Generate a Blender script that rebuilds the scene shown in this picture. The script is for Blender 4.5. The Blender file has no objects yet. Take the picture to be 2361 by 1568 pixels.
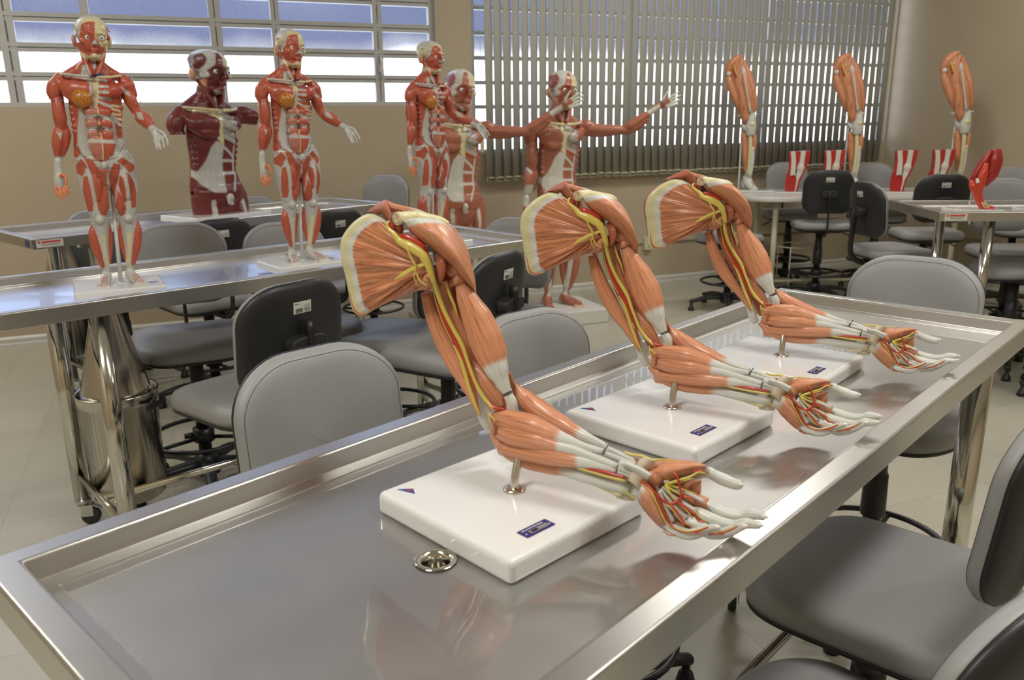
import bpy, bmesh, math, random
import numpy as np
from mathutils import Vector, Matrix
random.seed(7)
SC = bpy.context.scene
COL = SC.collection
PI = math.pi
# ------------------------------------------------------------------ camera
EYE = Vector((0.0, 0.0, 1.45))
YAW, PITCH, ROLL, FPX = math.radians(67.656), math.radians(15.1096), math.radians(-0.680), 1871.2
W_, H_ = 2361.0, 1568.0
_f = Vector((math.cos(YAW)*math.cos(PITCH), math.sin(YAW)*math.cos(PITCH), -math.sin(PITCH)))
_r = Vector((math.sin(YAW), -math.cos(YAW), 0))
_u = _r.cross(_f)
_r2 = _r*math.cos(ROLL)+_u*math.sin(ROLL)
_u2 = -_r*math.sin(ROLL)+_u*math.cos(ROLL)
cam_d = bpy.data.cameras.new('camera')
cam = bpy.data.objects.new('camera', cam_d); COL.objects.link(cam)
cam_d.sensor_width = 36.0; cam_d.lens = 36.0*FPX/W_
cam_d.clip_start = 0.05; cam_d.clip_end = 200
M = Matrix((( _r2.x, _u2.x, -_f.x, EYE.x), (_r2.y, _u2.y, -_f.y, EYE.y), (_r2.z, _u2.z, -_f.z, EYE.z), (0,0,0,1)))
cam.matrix_world = M
cam_d.dof.use_dof = True; cam_d.dof.focus_distance = 1.75; cam_d.dof.aperture_fstop = 7.0
SC.camera = cam
SC.view_settings.view_transform = 'Standard'; SC.view_settings.look = 'None'
SC.view_settings.gamma = 1; SC.view_settings.use_curve_mapping = False
SC.view_settings.exposure = 0.12
# measured sizes
HT = 0.958          # rim height of the steel tables
TL, TW = 2.105, 0.66
WY = 6.26           # window wall
# ------------------------------------------------------------------ sky
wd = bpy.data.worlds.new('sky'); SC.world = wd; wd.use_nodes = True
nt = wd.node_tree; nt.nodes.clear()
o = nt.nodes.new('ShaderNodeOutputWorld'); b = nt.nodes.new('ShaderNodeBackground')
tc = nt.nodes.new('ShaderNodeTexCoord'); sx = nt.nodes.new('ShaderNodeSeparateXYZ'); cr = nt.nodes.new('ShaderNodeValToRGB')
nz = nt.nodes.new('ShaderNodeTexNoise'); nz.inputs['Scale'].default_value = 9; nz.inputs['Detail'].default_value = 3
ma = nt.nodes.new('ShaderNodeMath'); ma.operation = 'MULTIPLY_ADD'; ma.inputs[1].default_value = 0.05
nt.links.new(tc.outputs['Generated'], sx.inputs[0]); nt.links.new(tc.outputs['Generated'], nz.inputs['Vector'])
nt.links.new(nz.outputs[0], ma.inputs[0]); nt.links.new(sx.outputs['Z'], ma.inputs[2])
nt.links.new(ma.outputs[0], cr.inputs[0]); nt.links.new(cr.outputs[0], b.inputs[0]); nt.links.new(b.outputs[0], o.inputs[0])
E_ = cr.color_ramp.elements
E_[0].position = 0.0; E_[0].color = (0.62, 0.66, 0.74, 1)
E_[1].position = 0.035; E_[1].color = (0.95, 0.97, 1.0, 1)
for p_, c_ in ((0.086, (0.95, 0.97, 1.0, 1)), (0.103, (0.115, 0.12, 0.135, 1)), (0.120, (0.028, 0.034, 0.068, 1)), (0.20, (0.028, 0.035, 0.072, 1)), (0.30, (0.22, 0.28, 0.45, 1)), (0.6, (0.45, 0.55, 0.80, 1))):
    e_ = E_.new(p_); e_.color = c_
b.inputs[1].default_value = 5.5
# ------------------------------------------------------------------ ceiling lamps (the tubes' own light; fixtures are built with the room)
LAMPS = [(-1.2, 0.5), (1.9, 0.5), (4.9, 0.5), (-2.0, 4.7), (3.4, 4.15), (5.5, 4.15)]
POWER = [54.0, 48.0, 27.0, 36.0, 36.0, 12.0]
CEIL = 3.5
for i_, (lx, ly) in enumerate(LAMPS):
    ld = bpy.data.lights.new('lamp_light', 'AREA'); ld.shape = 'RECTANGLE'; ld.size = 1.2; ld.size_y = 0.28
    ld.energy = POWER[i_]; ld.color = (1.0, 0.98, 0.935)
    lo = bpy.data.objects.new('lamp_light', ld); COL.objects.link(lo); lo.location = (lx, ly, CEIL-0.085)
    lo.visible_camera = True

# ------------------------------------------------------------------ helpers
def tag(o, label=None, cat=None, group=None, kind=None):
    if label: o['label'] = label
    if cat: o['category'] = cat
    if group: o['group'] = group
    if kind: o['kind'] = kind
    return o
def empty(name, loc=(0,0,0), rz=0.0, label=None, cat=None, group=None):
    o = bpy.data.objects.new(name, None); COL.objects.link(o)
    o.location = loc; o.rotation_euler = (0, 0, rz); o.empty_display_size = 0.05
    return tag(o, label, cat, group)
def copy_tree(o, parent=None):
    c = o.copy(); COL.objects.link(c); c.parent = parent
    if parent is not None: c.matrix_parent_inverse = o.matrix_parent_inverse.copy()
    for ch in list(o.children): copy_tree(ch, c)
    return c
def catmull(P, n):
    P = [np.array(p, float) for p in P]
    if len(P) == 2: return [P[0]+(P[1]-P[0])*i/n for i in range(n+1)]
    Q = [2*P[0]-P[1]]+P+[2*P[-1]-P[-2]]
    m = len(P)-1; out = []
    for k in range(n+1):
        t = k/n*m; i = min(int(t), m-1); t -= i
        a, b_, c, d = Q[i], Q[i+1], Q[i+2], Q[i+3]
        out.append(0.5*((2*b_)+(-a+c)*t+(2*a-5*b_+4*c-d)*t*t+(-a+3*b_-3*c+d)*t**3))
    return out
def interp(vals, n):
    m = len(vals)-1; out = []
    for k in range(n+1):
        t = k/n*m; i = min(int(t), m-1); t -= i; t = t*t*(3-2*t)*0.5+t*0.5
        out.append(vals[i]*(1-t)+vals[i+1]*t)
    return out
def frames(C, up=None):
    """tangent, side, normal along a curve; up = preferred normal"""
    n = len(C); T = []
    for i in range(n):
        d = C[min(i+1, n-1)]-C[max(i-1, 0)]; l = np.linalg.norm(d)
        T.append(d/l if l > 1e-12 else (T[-1] if T else np.array([0, 0, 1.])))
    if up is None:
        a = np.array([0, 0, 1.]) if abs(T[0][2]) < 0.9 else np.array([1., 0, 0])
        s = np.cross(T[0], a); s /= np.linalg.norm(s); S = [s]
        for i in range(1, n):
            s = S[-1]-T[i]*np.dot(S[-1], T[i]); s /= np.linalg.norm(s); S.append(s)
    else:
        up = np.array(up, float); S = []
        for i in range(n):
            s = np.cross(T[i], up); l = np.linalg.norm(s)
            S.append(s/l if l > 1e-6 else S[-1])
    N = [np.cross(S[i], T[i]) for i in range(n)]
    return T, S, N
class MB:
    def __init__(s): s.v = []; s.f = []; s.uv = []; s.col = []; s.ten = []; s.c = (1, 1, 1); s.smooth = []; s.mi = []; s.m = 0
    def addv(s, p, ten=0.0, col=None):
        s.v.append((float(p[0]), float(p[1]), float(p[2]))); s.ten.append(ten); s.col.append(col or s.c); return len(s.v)-1
    def addf(s, idx, uv=None, smooth=True):
        s.f.append(tuple(idx)); s.uv.append(uv or [(0, 0)]*len(idx)); s.smooth.append(smooth); s.mi.append(s.m)
    def box(s, c, d, rz=0.0, rot=None):
        x, y, z = d[0]/2, d[1]/2, d[2]/2
        R_ = rot if rot is not None else Matrix.Rotation(rz, 3, 'Z')
        i0 = len(s.v)
        for sx_ in (-1, 1):
            for sy_ in (-1, 1):
                for sz_ in (-1, 1):
                    s.addv(Vector(c)+R_ @ Vector((sx_*x, sy_*y, sz_*z)))
        for q in ((0,1,3,2),(4,6,7,5),(0,4,5,1),(2,3,7,6),(0,2,6,4),(1,5,7,3)): s.addf([i0+k for k in q], smooth=False)
        return s
    def tube(s, P, r, n=10, res=None, closed=False, caps=True, up=None, flat=1.0, ten=None, uo=0.0, vs=1.0, power=1.0):
        """sweep an ellipse: r = radius list (or number), flat = thickness/width list or number"""
        res = res or max(1, (len(P)-1)*5)
        if closed:
            C = [np.array(p, float) for p in P]
            R_ = [r]*len(C) if not hasattr(r, '__len__') else list(r)
        elif len(P) == 2 and not hasattr(r, '__len__') and not ten:
            C = [np.array(p, float) for p in P]; R_ = [r, r]
        else:
            C = catmull(P, res); R_ = interp(list(r), res) if hasattr(r, '__len__') else [r]*len(C)
        FL = interp(list(flat), len(C)-1) if hasattr(flat, '__len__') else [flat]*len(C)
        TE = interp(list(ten), len(C)-1) if ten else [0.0]*len(C)
        T, S, N = frames(C, up)
        if closed:
            c0 = sum(C)/len(C)
            for i in range(len(C)):
                t = C[(i+1) % len(C)]-C[i-1]; t /= np.linalg.norm(t)
                a = C[i]-c0; a -= t*np.dot(a, t); a /= np.linalg.norm(a); S[i] = a; N[i] = np.cross(a, t)
        L = 0; i0 = len(s.v); m = len(C); ls = []
        for i in range(m):
            if i: L += float(np.linalg.norm(C[i]-C[i-1]))
            ls.append(L)
            for k in range(n):
                a = 2*PI*k/n; ca, sa = math.cos(a), math.sin(a)
                if power != 1.0:
                    ca = math.copysign(abs(ca)**power, ca); sa = math.copysign(abs(sa)**power, sa)
                s.addv(C[i]+S[i]*R_[i]*ca+N[i]*R_[i]*FL[i]*sa, TE[i])
        rr = m if closed else m-1
        for i in range(rr):
            j = (i+1) % m
            for k in range(n):
                k2 = (k+1) % n
                u0, u1 = k/n+uo, (k+1)/n+uo; v0, v1 = ls[i]*vs, (ls[j] if j else L+.01)*vs
                s.addf((i0+i*n+k, i0+i*n+k2, i0+j*n+k2, i0+j*n+k), [(u0, v0), (u1, v0), (u1, v1), (u0, v1)])
        if caps and not closed:
            for e, i in ((0, 0), (1, m-1)):
                ring = [i0+i*n+k for k in range(n)]
                if R_[i] > 1e-5: s.addf(ring if e else ring[::-1], smooth=False)
        return s
    def lathe(s, prof, n=24, o=(0,0,0), axis='Z', smooth=True, rot=None, cap=True):
        i0 = len(s.v); o = Vector(o)
        for (r, z) in prof:
            for k in range(n):
                a = 2*PI*k/n; p = Vector((r*math.cos(a), r*math.sin(a), z))
                if axis == 'X': p = Vector((p.z, p.x, p.y))
                if axis == 'Y': p = Vector((p.y, p.z, p.x))
                if rot is not None: p = rot @ p
                s.addv(o+p)
        for i in range(len(prof)-1):
            for k in range(n):
                k2 = (k+1) % n
                s.addf((i0+i*n+k, i0+i*n+k2, i0+(i+1)*n+k2, i0+(i+1)*n+k), [(k/n, i), ((k+1)/n, i), ((k+1)/n, i+1), (k/n, i+1)], smooth)
        if cap and prof[0][0] > 1e-5: s.addf([i0+k for k in range(n)][::-1], smooth=False)
        if cap and prof[-1][0] > 1e-5: s.addf([i0+(len(prof)-1)*n+k for k in range(n)], smooth=False)
        return s
    def prism(s, pts, z0, z1, tf=None, smooth=False):
        """pts ccw outline; extruded z0..z1, tf maps (x,y,z)->xyz"""
        tf = tf or (lambda x, y, z: (x, y, z)); n = len(pts); i0 = len(s.v)
        for z in (z0, z1):
            for (x, y) in pts: s.addv(tf(x, y, z))
        s.addf([i0+k for k in range(n)][::-1], smooth=False); s.addf([i0+n+k for k in range(n)], smooth=False)
        for k in range(n):
            k2 = (k+1) % n; s.addf((i0+k, i0+k2, i0+n+k2, i0+n+k), smooth=smooth)
        return s
    def layers(s, rings, cap0=True, cap1=True, smooth=True):
        """stack of rings with equal point counts"""
        i0 = len(s.v); n = len(rings[0])
        for R_ in rings:
            for p in R_: s.addv(p)
        for i in range(len(rings)-1):
            for k in range(n):
                k2 = (k+1) % n; s.addf((i0+i*n+k, i0+i*n+k2, i0+(i+1)*n+k2, i0+(i+1)*n+k), smooth=smooth)
        if cap0: s.addf([i0+k for k in range(n)][::-1], smooth=False)
        if cap1: s.addf([i0+(len(rings)-1)*n+k for k in range(n)], smooth=False)
        return s
    def ball(s, c, r, n=12, m=8, rot=None):
        c = Vector(c); r = Vector(r) if hasattr(r, '__len__') else Vector((r, r, r)); i0 = len(s.v)
        rings = []
        for i in range(m+1):
            th = PI*i/m; R_ = []
            for k in range(n):
                a = 2*PI*k/n; p = Vector((r.x*max(math.sin(th), 1e-3)*math.cos(a), r.y*max(math.sin(th), 1e-3)*math.sin(a), -r.z*math.cos(th)))
                R_.append(c+(rot @ p if rot is not None else p))
            rings.append(R_)
        return s.layers(rings)
    def mesh(s, name, mat):
        me = bpy.data.meshes.new(name); me.from_pydata(s.v, [], s.f); 
        mats = mat if isinstance(mat, (list, tuple)) else [mat]
        for m_ in mats: me.materials.append(m_)
        me.polygons.foreach_set('use_smooth', s.smooth)
        me.polygons.foreach_set('material_index', s.mi)
        if any(any(abs(a) > 0 for a in u[0]) or len(u) > 1 and u[1] != (0, 0) for u in s.uv):
            ul = me.uv_layers.new(name='UVMap'); flat_ = [c for u in s.uv for q in u for c in q]
            ul.data.foreach_set('uv', flat_)
        if any(t for t in s.ten):
            at = me.attributes.new('tend', 'FLOAT', 'POINT'); at.data.foreach_set('value', s.ten)
        if any(c != (1, 1, 1) for c in s.col):
            ca = me.color_attributes.new('paint', 'FLOAT_COLOR', 'POINT'); ca.data.foreach_set('color', [x for c in s.col for x in (*c, 1.0)])
        me.update(); return me
    def build(s, name, mat, parent=None, bevel=0.0, seg=2, sub=0, solid=None):
        o = bpy.data.objects.new(name, s.mesh(name, mat)); COL.objects.link(o)
        if parent is not None: o.parent = parent
        if sub:
            m_ = o.modifiers.new('sub', 'SUBSURF'); m_.levels = sub; m_.render_levels = sub
        if bevel:
            m_ = o.modifiers.new('bev', 'BEVEL'); m_.width = bevel; m_.segments = seg; m_.limit_method = 'ANGLE'; m_.angle_limit = math.radians(40)
            m_.harden_normals = False
        return o
# ------------------------------------------------------------------ materials
def srgb(r, g, b_):
    f = lambda c: (c/255/12.92) if c/255 <= 0.04045 else ((c/255+0.055)/1.055)**2.4
    return (f(r), f(g), f(b_))
class NT:
    def __init__(s, name):
        s.m = bpy.data.materials.new(name); s.m.use_nodes = True; s.t = s.m.node_tree; s.p = s.t.nodes['Principled BSDF']; s.out = s.t.nodes['Material Output']
    def n(s, kind, **kw):
        x = s.t.nodes.new('ShaderNode'+kind)
        for k, v in kw.items():
            if hasattr(x, k): setattr(x, k, v)
        return x
    def l(s, a, b_): s.t.links.new(a, b_)
    def noise(s, scale, detail=3, vec=None, rough=0.5):
        x = s.n('TexNoise'); x.inputs['Scale'].default_value = scale; x.inputs['Detail'].default_value = detail; x.inputs['Roughness'].default_value = rough
        if vec is None:
            t = s.n('TexCoord'); vec = t.outputs['Object']
        s.l(vec, x.inputs['Vector']); return x.outputs[0]
    def mapping(s, src, scale=(1,1,1), loc=(0,0,0), rot=(0,0,0)):
        x = s.n('Mapping'); x.inputs['Scale'].default_value = scale; x.inputs['Location'].default_value = loc; x.inputs['Rotation'].default_value = rot
        s.l(src, x.inputs['Vector']); return x.outputs[0]
    def ramp(s, src, stops, interp_='LINEAR'):
        x = s.n('ValToRGB'); x.color_ramp.interpolation = interp_; e = x.color_ramp.elements
        e[0].position, e[0].color = stops[0][0], (*stops[0][1], 1); e[1].position, e[1].color = stops[-1][0], (*stops[-1][1], 1)
        for p, c in stops[1:-1]: q = e.new(p); q.color = (*c, 1)
        s.l(src, x.inputs[0]); return x.outputs[0]
    def mix(s, fac, a, b_, mode='MIX'):
        x = s.n('Mix'); x.data_type = 'RGBA'; x.blend_type = mode
        for src, i in ((fac, 0), (a, 6), (b_, 7)):
            if isinstance(src, (int, float)): x.inputs[i].default_value = src
            elif isinstance(src, tuple): x.inputs[i].default_value = (*src, 1)
            else: s.l(src, x.inputs[i])
        return x.outputs[2]
    def math(s, op, a, b_=None, c=None):
        x = s.n('Math'); x.operation = op
        for i, v in enumerate((a, b_, c)):
            if v is None: continue
            if isinstance(v, (int, float)): x.inputs[i].default_value = v
            else: s.l(v, x.inputs[i])
        return x.outputs[0]
    def base(s, v):
        if isinstance(v, tuple): s.p.inputs['Base Color'].default_value = (*v, 1)
        else: s.l(v, s.p.inputs['Base Color'])
    def set(s, **kw):
        names = dict(rough='Roughness', metal='Metallic', coat='Coat Weight', coatr='Coat Roughness', spec='Specular IOR Level', aniso='Anisotropic', trans='Transmission Weight', ior='IOR', sheen='Sheen Weight', sss='Subsurface Weight')
        for k, v in kw.items():
            i = s.p.inputs[names[k]]
            if isinstance(v, (int, float)): i.default_value = v
            else: s.l(v, i)
    def bump(s, h, dist=0.001, strength=0.5):
        x = s.n('Bump'); x.inputs['Distance'].default_value = dist; x.inputs['Strength'].default_value = strength
        s.l(h, x.inputs['Height']); s.l(x.outputs[0], s.p.inputs['Normal'])
def simple(name, col, rough=0.5, metal=0.0, coat=0.0, var=0.0, bump=0.0, bs=200, spec=0.5):
    t = NT(name); 
    if var:
        n = t.noise(6, 4); c1 = tuple(x*(1-var) for x in col); c2 = tuple(min(1, x*(1+var)) for x in col); t.base(t.ramp(n, [(0.3, c1), (0.7, c2)]))
    else: t.base(col)
    t.set(rough=rough, metal=metal, coat=coat, coatr=0.08, spec=spec)
    if bump: t.bump(t.noise(bs, 2), 0.001, bump)
    return t.m
MAT = {}
def steel(name, c, rough, lo, hi, scale, coat=0.0, stretch=(1,1,1), aniso=0.0, cior=1.5):
    t = NT(name); tc_ = t.n('TexCoord'); v = t.mapping(tc_.outputs['Object'], stretch)
    n = t.noise(scale, 5, v, 0.65); n2 = t.noise(3.5, 3)
    t.base(t.ramp(n2, [(0.3, tuple(x*0.90 for x in c)), (0.7, c)]))
    r = t.n('MapRange'); r.inputs[3].default_value = lo; r.inputs[4].default_value = hi; t.l(n, r.inputs[0])
    t.set(metal=1.0, rough=r.outputs[0], coat=coat, coatr=0.03, aniso=aniso); t.p.inputs['Coat IOR'].default_value = cior; t.bump(n, 0.0004, 0.15); return t.m
MAT['steel'] = steel('brushed_steel', (0.62, 0.61, 0.58), 0.3, 0.24, 0.38, 40, 0.0, (1, 12, 12))
MAT['tray'] = steel('tray_steel', (0.50, 0.495, 0.48), 0.3, 0.36, 0.50, 7, 1.0, cior=1.8)
MAT['tray2'] = steel('tray_steel_polished', (0.66, 0.67, 0.69), 0.2, 0.20, 0.32, 6, 0.5)
MAT['chrome'] = steel('polished_steel', (0.70, 0.68, 0.62), 0.1, 0.07, 0.17, 12)
MAT['bucket'] = steel('bucket_steel', (0.66, 0.62, 0.55), 0.1, 0.10, 0.24, 9)
MAT['zinc'] = simple('zinc_plate', (0.6, 0.6, 0.6), 0.28, 1.0)
MAT['black'] = simple('black_plastic', (0.018, 0.018, 0.019), 0.42, bump=0.1, bs=500)
MAT['blackmetal'] = simple('black_enamel', (0.014, 0.014, 0.015), 0.35)
MAT['rubber'] = simple('caster_rubber', (0.03, 0.03, 0.03), 0.6)
MAT['label'] = simple('paper_label', (0.66, 0.65, 0.60), 0.5)
MAT['ink'] = simple('black_ink', (0.03, 0.03, 0.03), 0.5)
MAT['redink'] = simple('red_ink', (0.55, 0.06, 0.04), 0.5)
MAT['whiteplastic'] = simple('white_base_plastic', (0.74, 0.74, 0.72), 0.16, coat=0.6)
MAT['whitewood'] = simple('white_base_board', (0.68, 0.67, 0.62), 0.45)
MAT['rod'] = simple('rod_steel', (0.72, 0.70, 0.64), 0.2, 1.0)
MAT['whiterod'] = simple('white_rod', (0.72, 0.71, 0.68), 0.3)
MAT['cream'] = simple('cream_enamel', (0.62, 0.58, 0.42), 0.35)
MAT['cord'] = simple('curtain_white', (0.7, 0.68, 0.62), 0.6)
MAT['purple'] = simple('blue_violet_print', (0.035, 0.03, 0.16), 0.3)
MAT['greyprint'] = simple('grey_print', (0.22, 0.22, 0.2), 0.4)
# grey upholstery: leatherette with fine grain
t = NT('grey_leatherette'); n = t.noise(900, 3); n2 = t.noise(5, 3)
t.base(t.ramp(n2, [(0.3, (0.275, 0.275, 0.272)), (0.7, (0.305, 0.305, 0.30))])); t.set(rough=0.46, spec=0.45); t.bump(n, 0.0006, 0.35); MAT['grey'] = t.m
# walls
def wallmat(name, c):
    t = NT(name); n = t.noise(260, 3); n2 = t.noise(1.2, 3)
    t.base(t.ramp(n2, [(0.3, tuple(x*0.95 for x in c)), (0.7, c)])); t.set(rough=0.7, spec=0.3); t.bump(n, 0.0008, 0.25); return t.m
MAT['wall'] = wallmat('beige_wall_paint', (0.48, 0.405, 0.287))
MAT['ceiling'] = wallmat('ceiling_paint', (0.72, 0.70, 0.65))
MAT['trim'] = simple('white_trim', (0.62, 0.60, 0.55), 0.4)
MAT['frame'] = simple('window_frame_paint', (0.46, 0.46, 0.44), 0.45)
# ================================================================== ROOM
def struct(name, mb, mat, parent=None, **kw):
    o = mb.build(name, mat, parent, **kw)
    if parent is None: o['kind'] = 'structure'
    return o
XL, XR, YB = -2.6, 6.62, -1.9
TH = 0.18
# floor: vinyl tiles with worn joints
t = NT('vinyl_tiles'); tc_ = t.n('TexCoord'); pos = t.mapping(tc_.outputs['Object'], (1, 1, 1), (0.12, 0.05, 0))
br = t.n('TexBrick'); br.offset = 0.0; br.squash = 1.0
br.inputs['Scale'].default_value = 1.0; br.inputs['Brick Width'].default_value = 0.305; br.inputs['Row Height'].default_value = 0.305
br.inputs['Mortar Size'].default_value = 0.0011; br.inputs['Mortar Smooth'].default_value = 0.4; br.inputs['Bias'].default_value = 0.0
br.inputs['Color1'].default_value = (0.47, 0.445, 0.35, 1); br.inputs['Color2'].default_value = (0.52, 0.49, 0.39, 1); br.inputs['Mortar'].default_value = (0.27, 0.25, 0.20, 1)
t.l(pos, br.inputs['Vector'])
fl = t.noise(38, 6, t.mapping(tc_.outputs['Object'], (1.0, 4.0, 1), rot=(0, 0, 0.5)), 0.7)
fk = t.ramp(fl, [(0.33, (0.84, 0.82, 0.76)), (0.45, (1, 1, 1)), (0.62, (1, 1, 1)), (0.70, (1.12, 1.12, 1.12))])
big = t.ramp(t.noise(0.9, 4), [(0.35, (0.90, 0.90, 0.92)), (0.65, (1, 1, 1))])
c = t.mix(1.0, br.outputs[0], fk, 'MULTIPLY'); c = t.mix(1.0, c, big, 'MULTIPLY'); t.base(c)
t.set(rough=t.n('MapRange').outputs[0] if False else 0.34, spec=0.45); t.bump(t.noise(60, 4), 0.0006, 0.25)
MAT['floor'] = t.m
m = MB(); m.box(((XL+XR)/2, (YB+WY)/2, -0.05), (XR-XL+0.4, WY-YB+0.4, 0.1)); struct('floor', m, MAT['floor'])
m = MB(); m.box(((XL+XR)/2, (YB+WY)/2, CEIL+0.05), (XR-XL+0.4, WY-YB+0.4, 0.1)); struct('ceiling', m, MAT['ceiling'])
# window wall with two openings
W1 = (-2.3, 1.985, 1.575, 3.22); W2 = (2.262, 6.60, 1.20, 3.22)
m = MB(); yc = WY+TH/2
def wb(x0, x1, z0, z1): m.box(((x0+x1)/2, yc, (z0+z1)/2), (x1-x0, TH, z1-z0))
wb(XL-.18, W1[0], 0, CEIL); wb(W1[0], W1[1], 0, W1[2]); wb(W1[0], W1[1], W1[3], CEIL); wb(W1[1], W2[0], 0, CEIL)
wb(W2[0], W2[1], 0, W2[2]); wb(W2[0], W2[1], W2[3], CEIL); wb(W2[1], XR+.18, 0, CEIL)
struct('wall_window', m, MAT['wall'])
m = MB(); m.box((XR+TH/2, (YB+WY)/2, CEIL/2), (TH, WY-YB, CEIL)); struct('wall_right', m, MAT['wall'])
m = MB(); m.box((XL-TH/2, (YB+WY)/2, CEIL/2), (TH, WY-YB, CEIL)); struct('wall_left', m, MAT['wall'])
m = MB(); m.box(((XL+XR)/2, YB-TH/2, CEIL/2), (XR-XL+2*TH, TH, CEIL)); struct('wall_back', m, MAT['wall'])
def baseboard(name, p0, p1, nrm):
    p0 = np.array(p0, float); p1 = np.array(p1, float); nrm = np.array(nrm, float)
    prof = [(0, 0), (0.016, 0), (0.016, 0.018), (0.012, 0.022), (0.012, 0.040), (0.015, 0.044), (0.013, 0.055), (0.004, 0.066), (0, 0.068)]
    m = MB(); m.layers([[(p[0]+nrm[0]*a, p[1]+nrm[1]*a, z) for a, z in prof] for p in (p0, p1)], smooth=False); return struct(name, m, MAT['trim'])
baseboard('baseboard_window', (XL, WY), (XR, WY), (0, -1)); baseboard('baseboard_right', (XR, YB), (XR, WY), (-1, 0)); baseboard('baseboard_left', (XL, YB), (XL, WY), (1, 0))
# glass: patterned sheet, lets the sky through with a soft grain
t = NT('patterned_glass'); t.t.nodes.remove(t.p)
tr = t.n('BsdfTransparent'); gl = t.n('BsdfGlossy'); gl.inputs['Roughness'].default_value = 0.15; tl = t.n('BsdfTranslucent')
n = t.noise(120, 4, rough=0.7); tr_c = t.ramp(n, [(0.3, (0.80, 0.82, 0.86)), (0.7, (0.97, 0.97, 0.97))]); t.l(tr_c, tr.inputs[0]); tl.inputs[0].default_value = (0.8, 0.82, 0.85, 1)
m1 = t.n('MixShader'); m1.inputs[0].default_value = 0.03; t.l(tr.outputs[0], m1.inputs[1]); t.l(tl.outputs[0], m1.inputs[2])
m2 = t.n('MixShader'); m2.inputs[0].default_value = 0.04; t.l(m1.outputs[0], m2.inputs[1]); t.l(gl.outputs[0], m2.inputs[2]); t.l(m2.outputs[0], t.out.inputs[0])
MAT['glass'] = t.m
def window(idx, W, vx, hz, topv=(), bw=1.0):
    """W = x0,x1,z0,z1; vx = (x, width) uprights; hz = rail heights"""
    x0, x1, z0, z1 = W; y = WY+0.075
    m = MB()
    for xx in (x0+0.02, x1-0.022): m.box((xx, y, (z0+z1)/2), (0.044, 0.05, z1-z0))
    m.box(((x0+x1)/2, y, z0+0.014), (x1-x0, 0.05, 0.028)); m.box(((x0+x1)/2, y, z1-0.02), (x1-x0, 0.05, 0.04))
    fr = struct('window_%d' % idx, m, MAT['frame'])
    for xx, w in vx:
        m = MB(); m.box((xx-w*0.27, y, (z0+z1)/2), (w*0.44, 0.046, z1-z0-0.02)); m.box((xx+w*0.27, y+0.004, (z0+z1)/2), (w*0.44, 0.046, z1-z0-0.02)); m.box((xx, y+0.01, (z0+z1)/2), (w*0.2, 0.02, z1-z0-.02))
        m.build('mullion', MAT['frame'], fr)
    for zz in hz:
        m = MB(); m.box(((x0+x1)/2, y-0.002, zz+0.016*bw), (x1-x0-0.06, 0.040, 0.027*bw)); m.box(((x0+x1)/2, y+0.002, zz-0.015*bw), (x1-x0-0.06, 0.040, 0.024*bw)); m.box(((x0+x1)/2, y+0.012, zz), (x1-x0-.06, 0.02, 0.01))
        m.build('transom_bar', MAT['frame'], fr)
    for a, b_, w in topv:
        m = MB(); m.box((a, y, (b_+z1)/2), (w, 0.046, z1-b_)); m.build('mullion', MAT['frame'], fr)
    m = MB(); m.box(((x0+x1)/2, y+0.02, (z0+z1)/2), (x1-x0-0.05, 0.004, z1-z0-0.04)); m.build('glass_pane', MAT['glass'], fr)
    return fr
w1 = window(1, W1, [(-0.86, 0.09), (0.405, 0.08), (0.81, 0.06), (1.545, 0.07)], [1.765, 1.945, 2.13, 2.315, 2.5, 2.685, 2.87, 3.05], [(-0.40, 2.13, 0.05)])
w2 = window(2, W2, [(3.72, 0.05), (5.16, 0.05)], [1.38, 1.56, 1.745, 1.93, 2.115, 2.30, 2.485, 2.67, 2.855, 3.04], bw=.55)
# latch lever on the first window
m = MB(); m.tube([(1.545, WY+0.045, 1.93), (1.56, WY+0.02, 1.90), (1.552, WY+0.03, 1.80), (1.545, WY+0.045, 1.75)], 0.006, 8); m.box((1.545, WY+.045, 1.84), (0.02, 0.02, 0.05)); m.build('latch', MAT['zinc'], w1)
# conduit on the window wall and the right wall with outlet boxes
m = MB(); m.box(((1.2+XR)/2, WY-0.010, 0.388), (XR-1.2, 0.02, 0.022)); struct('trim_1', m, MAT['wall'], bevel=0.002)
m = MB(); m.box((XR-0.010, 4.3, 0.388), (0.02, WY-2.4, 0.022)); struct('trim_2', m, MAT['wall'], bevel=0.002)
sock = simple('socket_green', (0.35, 0.42, 0.12), 0.5)
def outlet(x, lab):
    t_ = empty('outlet_box', (x, WY, 0.375), 0, lab, 'outlet', 'outlet boxes on the conduit')
    m = MB(); m.box((0, -0.022, 0), (0.075, 0.044, 0.115)); m.build('housing', MAT['cream'], t_, bevel=0.006)
    m = MB(); m.box((0.01, -0.046, -0.012), (0.030, 0.006, 0.034)); m.build('socket', sock, t_, bevel=0.002)
outlet(3.89, 'small cream outlet box on the wall conduit beside the second arm model')
outlet(4.93, 'small cream outlet box on the wall conduit behind the black-backed stool by the oval table')
# ceiling fixtures
t = NT('lamp_tube'); t.p.inputs['Emission Color'].default_value = (1, 0.93, 0.8, 1); t.p.inputs['Emission Strength'].default_value = 5.0; MAT['tube'] = t.m
fx = None
for (lx, ly) in LAMPS:
    fx = empty('ceiling_lamp', (lx, ly, CEIL), 0, 'white twin-tube fluorescent ceiling fixture above the tables', 'ceiling light', 'fluorescent fixtures on the ceiling')
    m = MB(); m.box((0, 0, -0.02), (1.26, 0.44, 0.04)); m.build('housing', MAT['whiteplastic'], fx)
    for dy in (-0.06, 0.06):
        m = MB(); m.tube([(-0.6, dy, -0.06), (0.6, dy, -0.06)], 0.014, 10); m.build('tube', MAT['tube'], fx)
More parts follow.
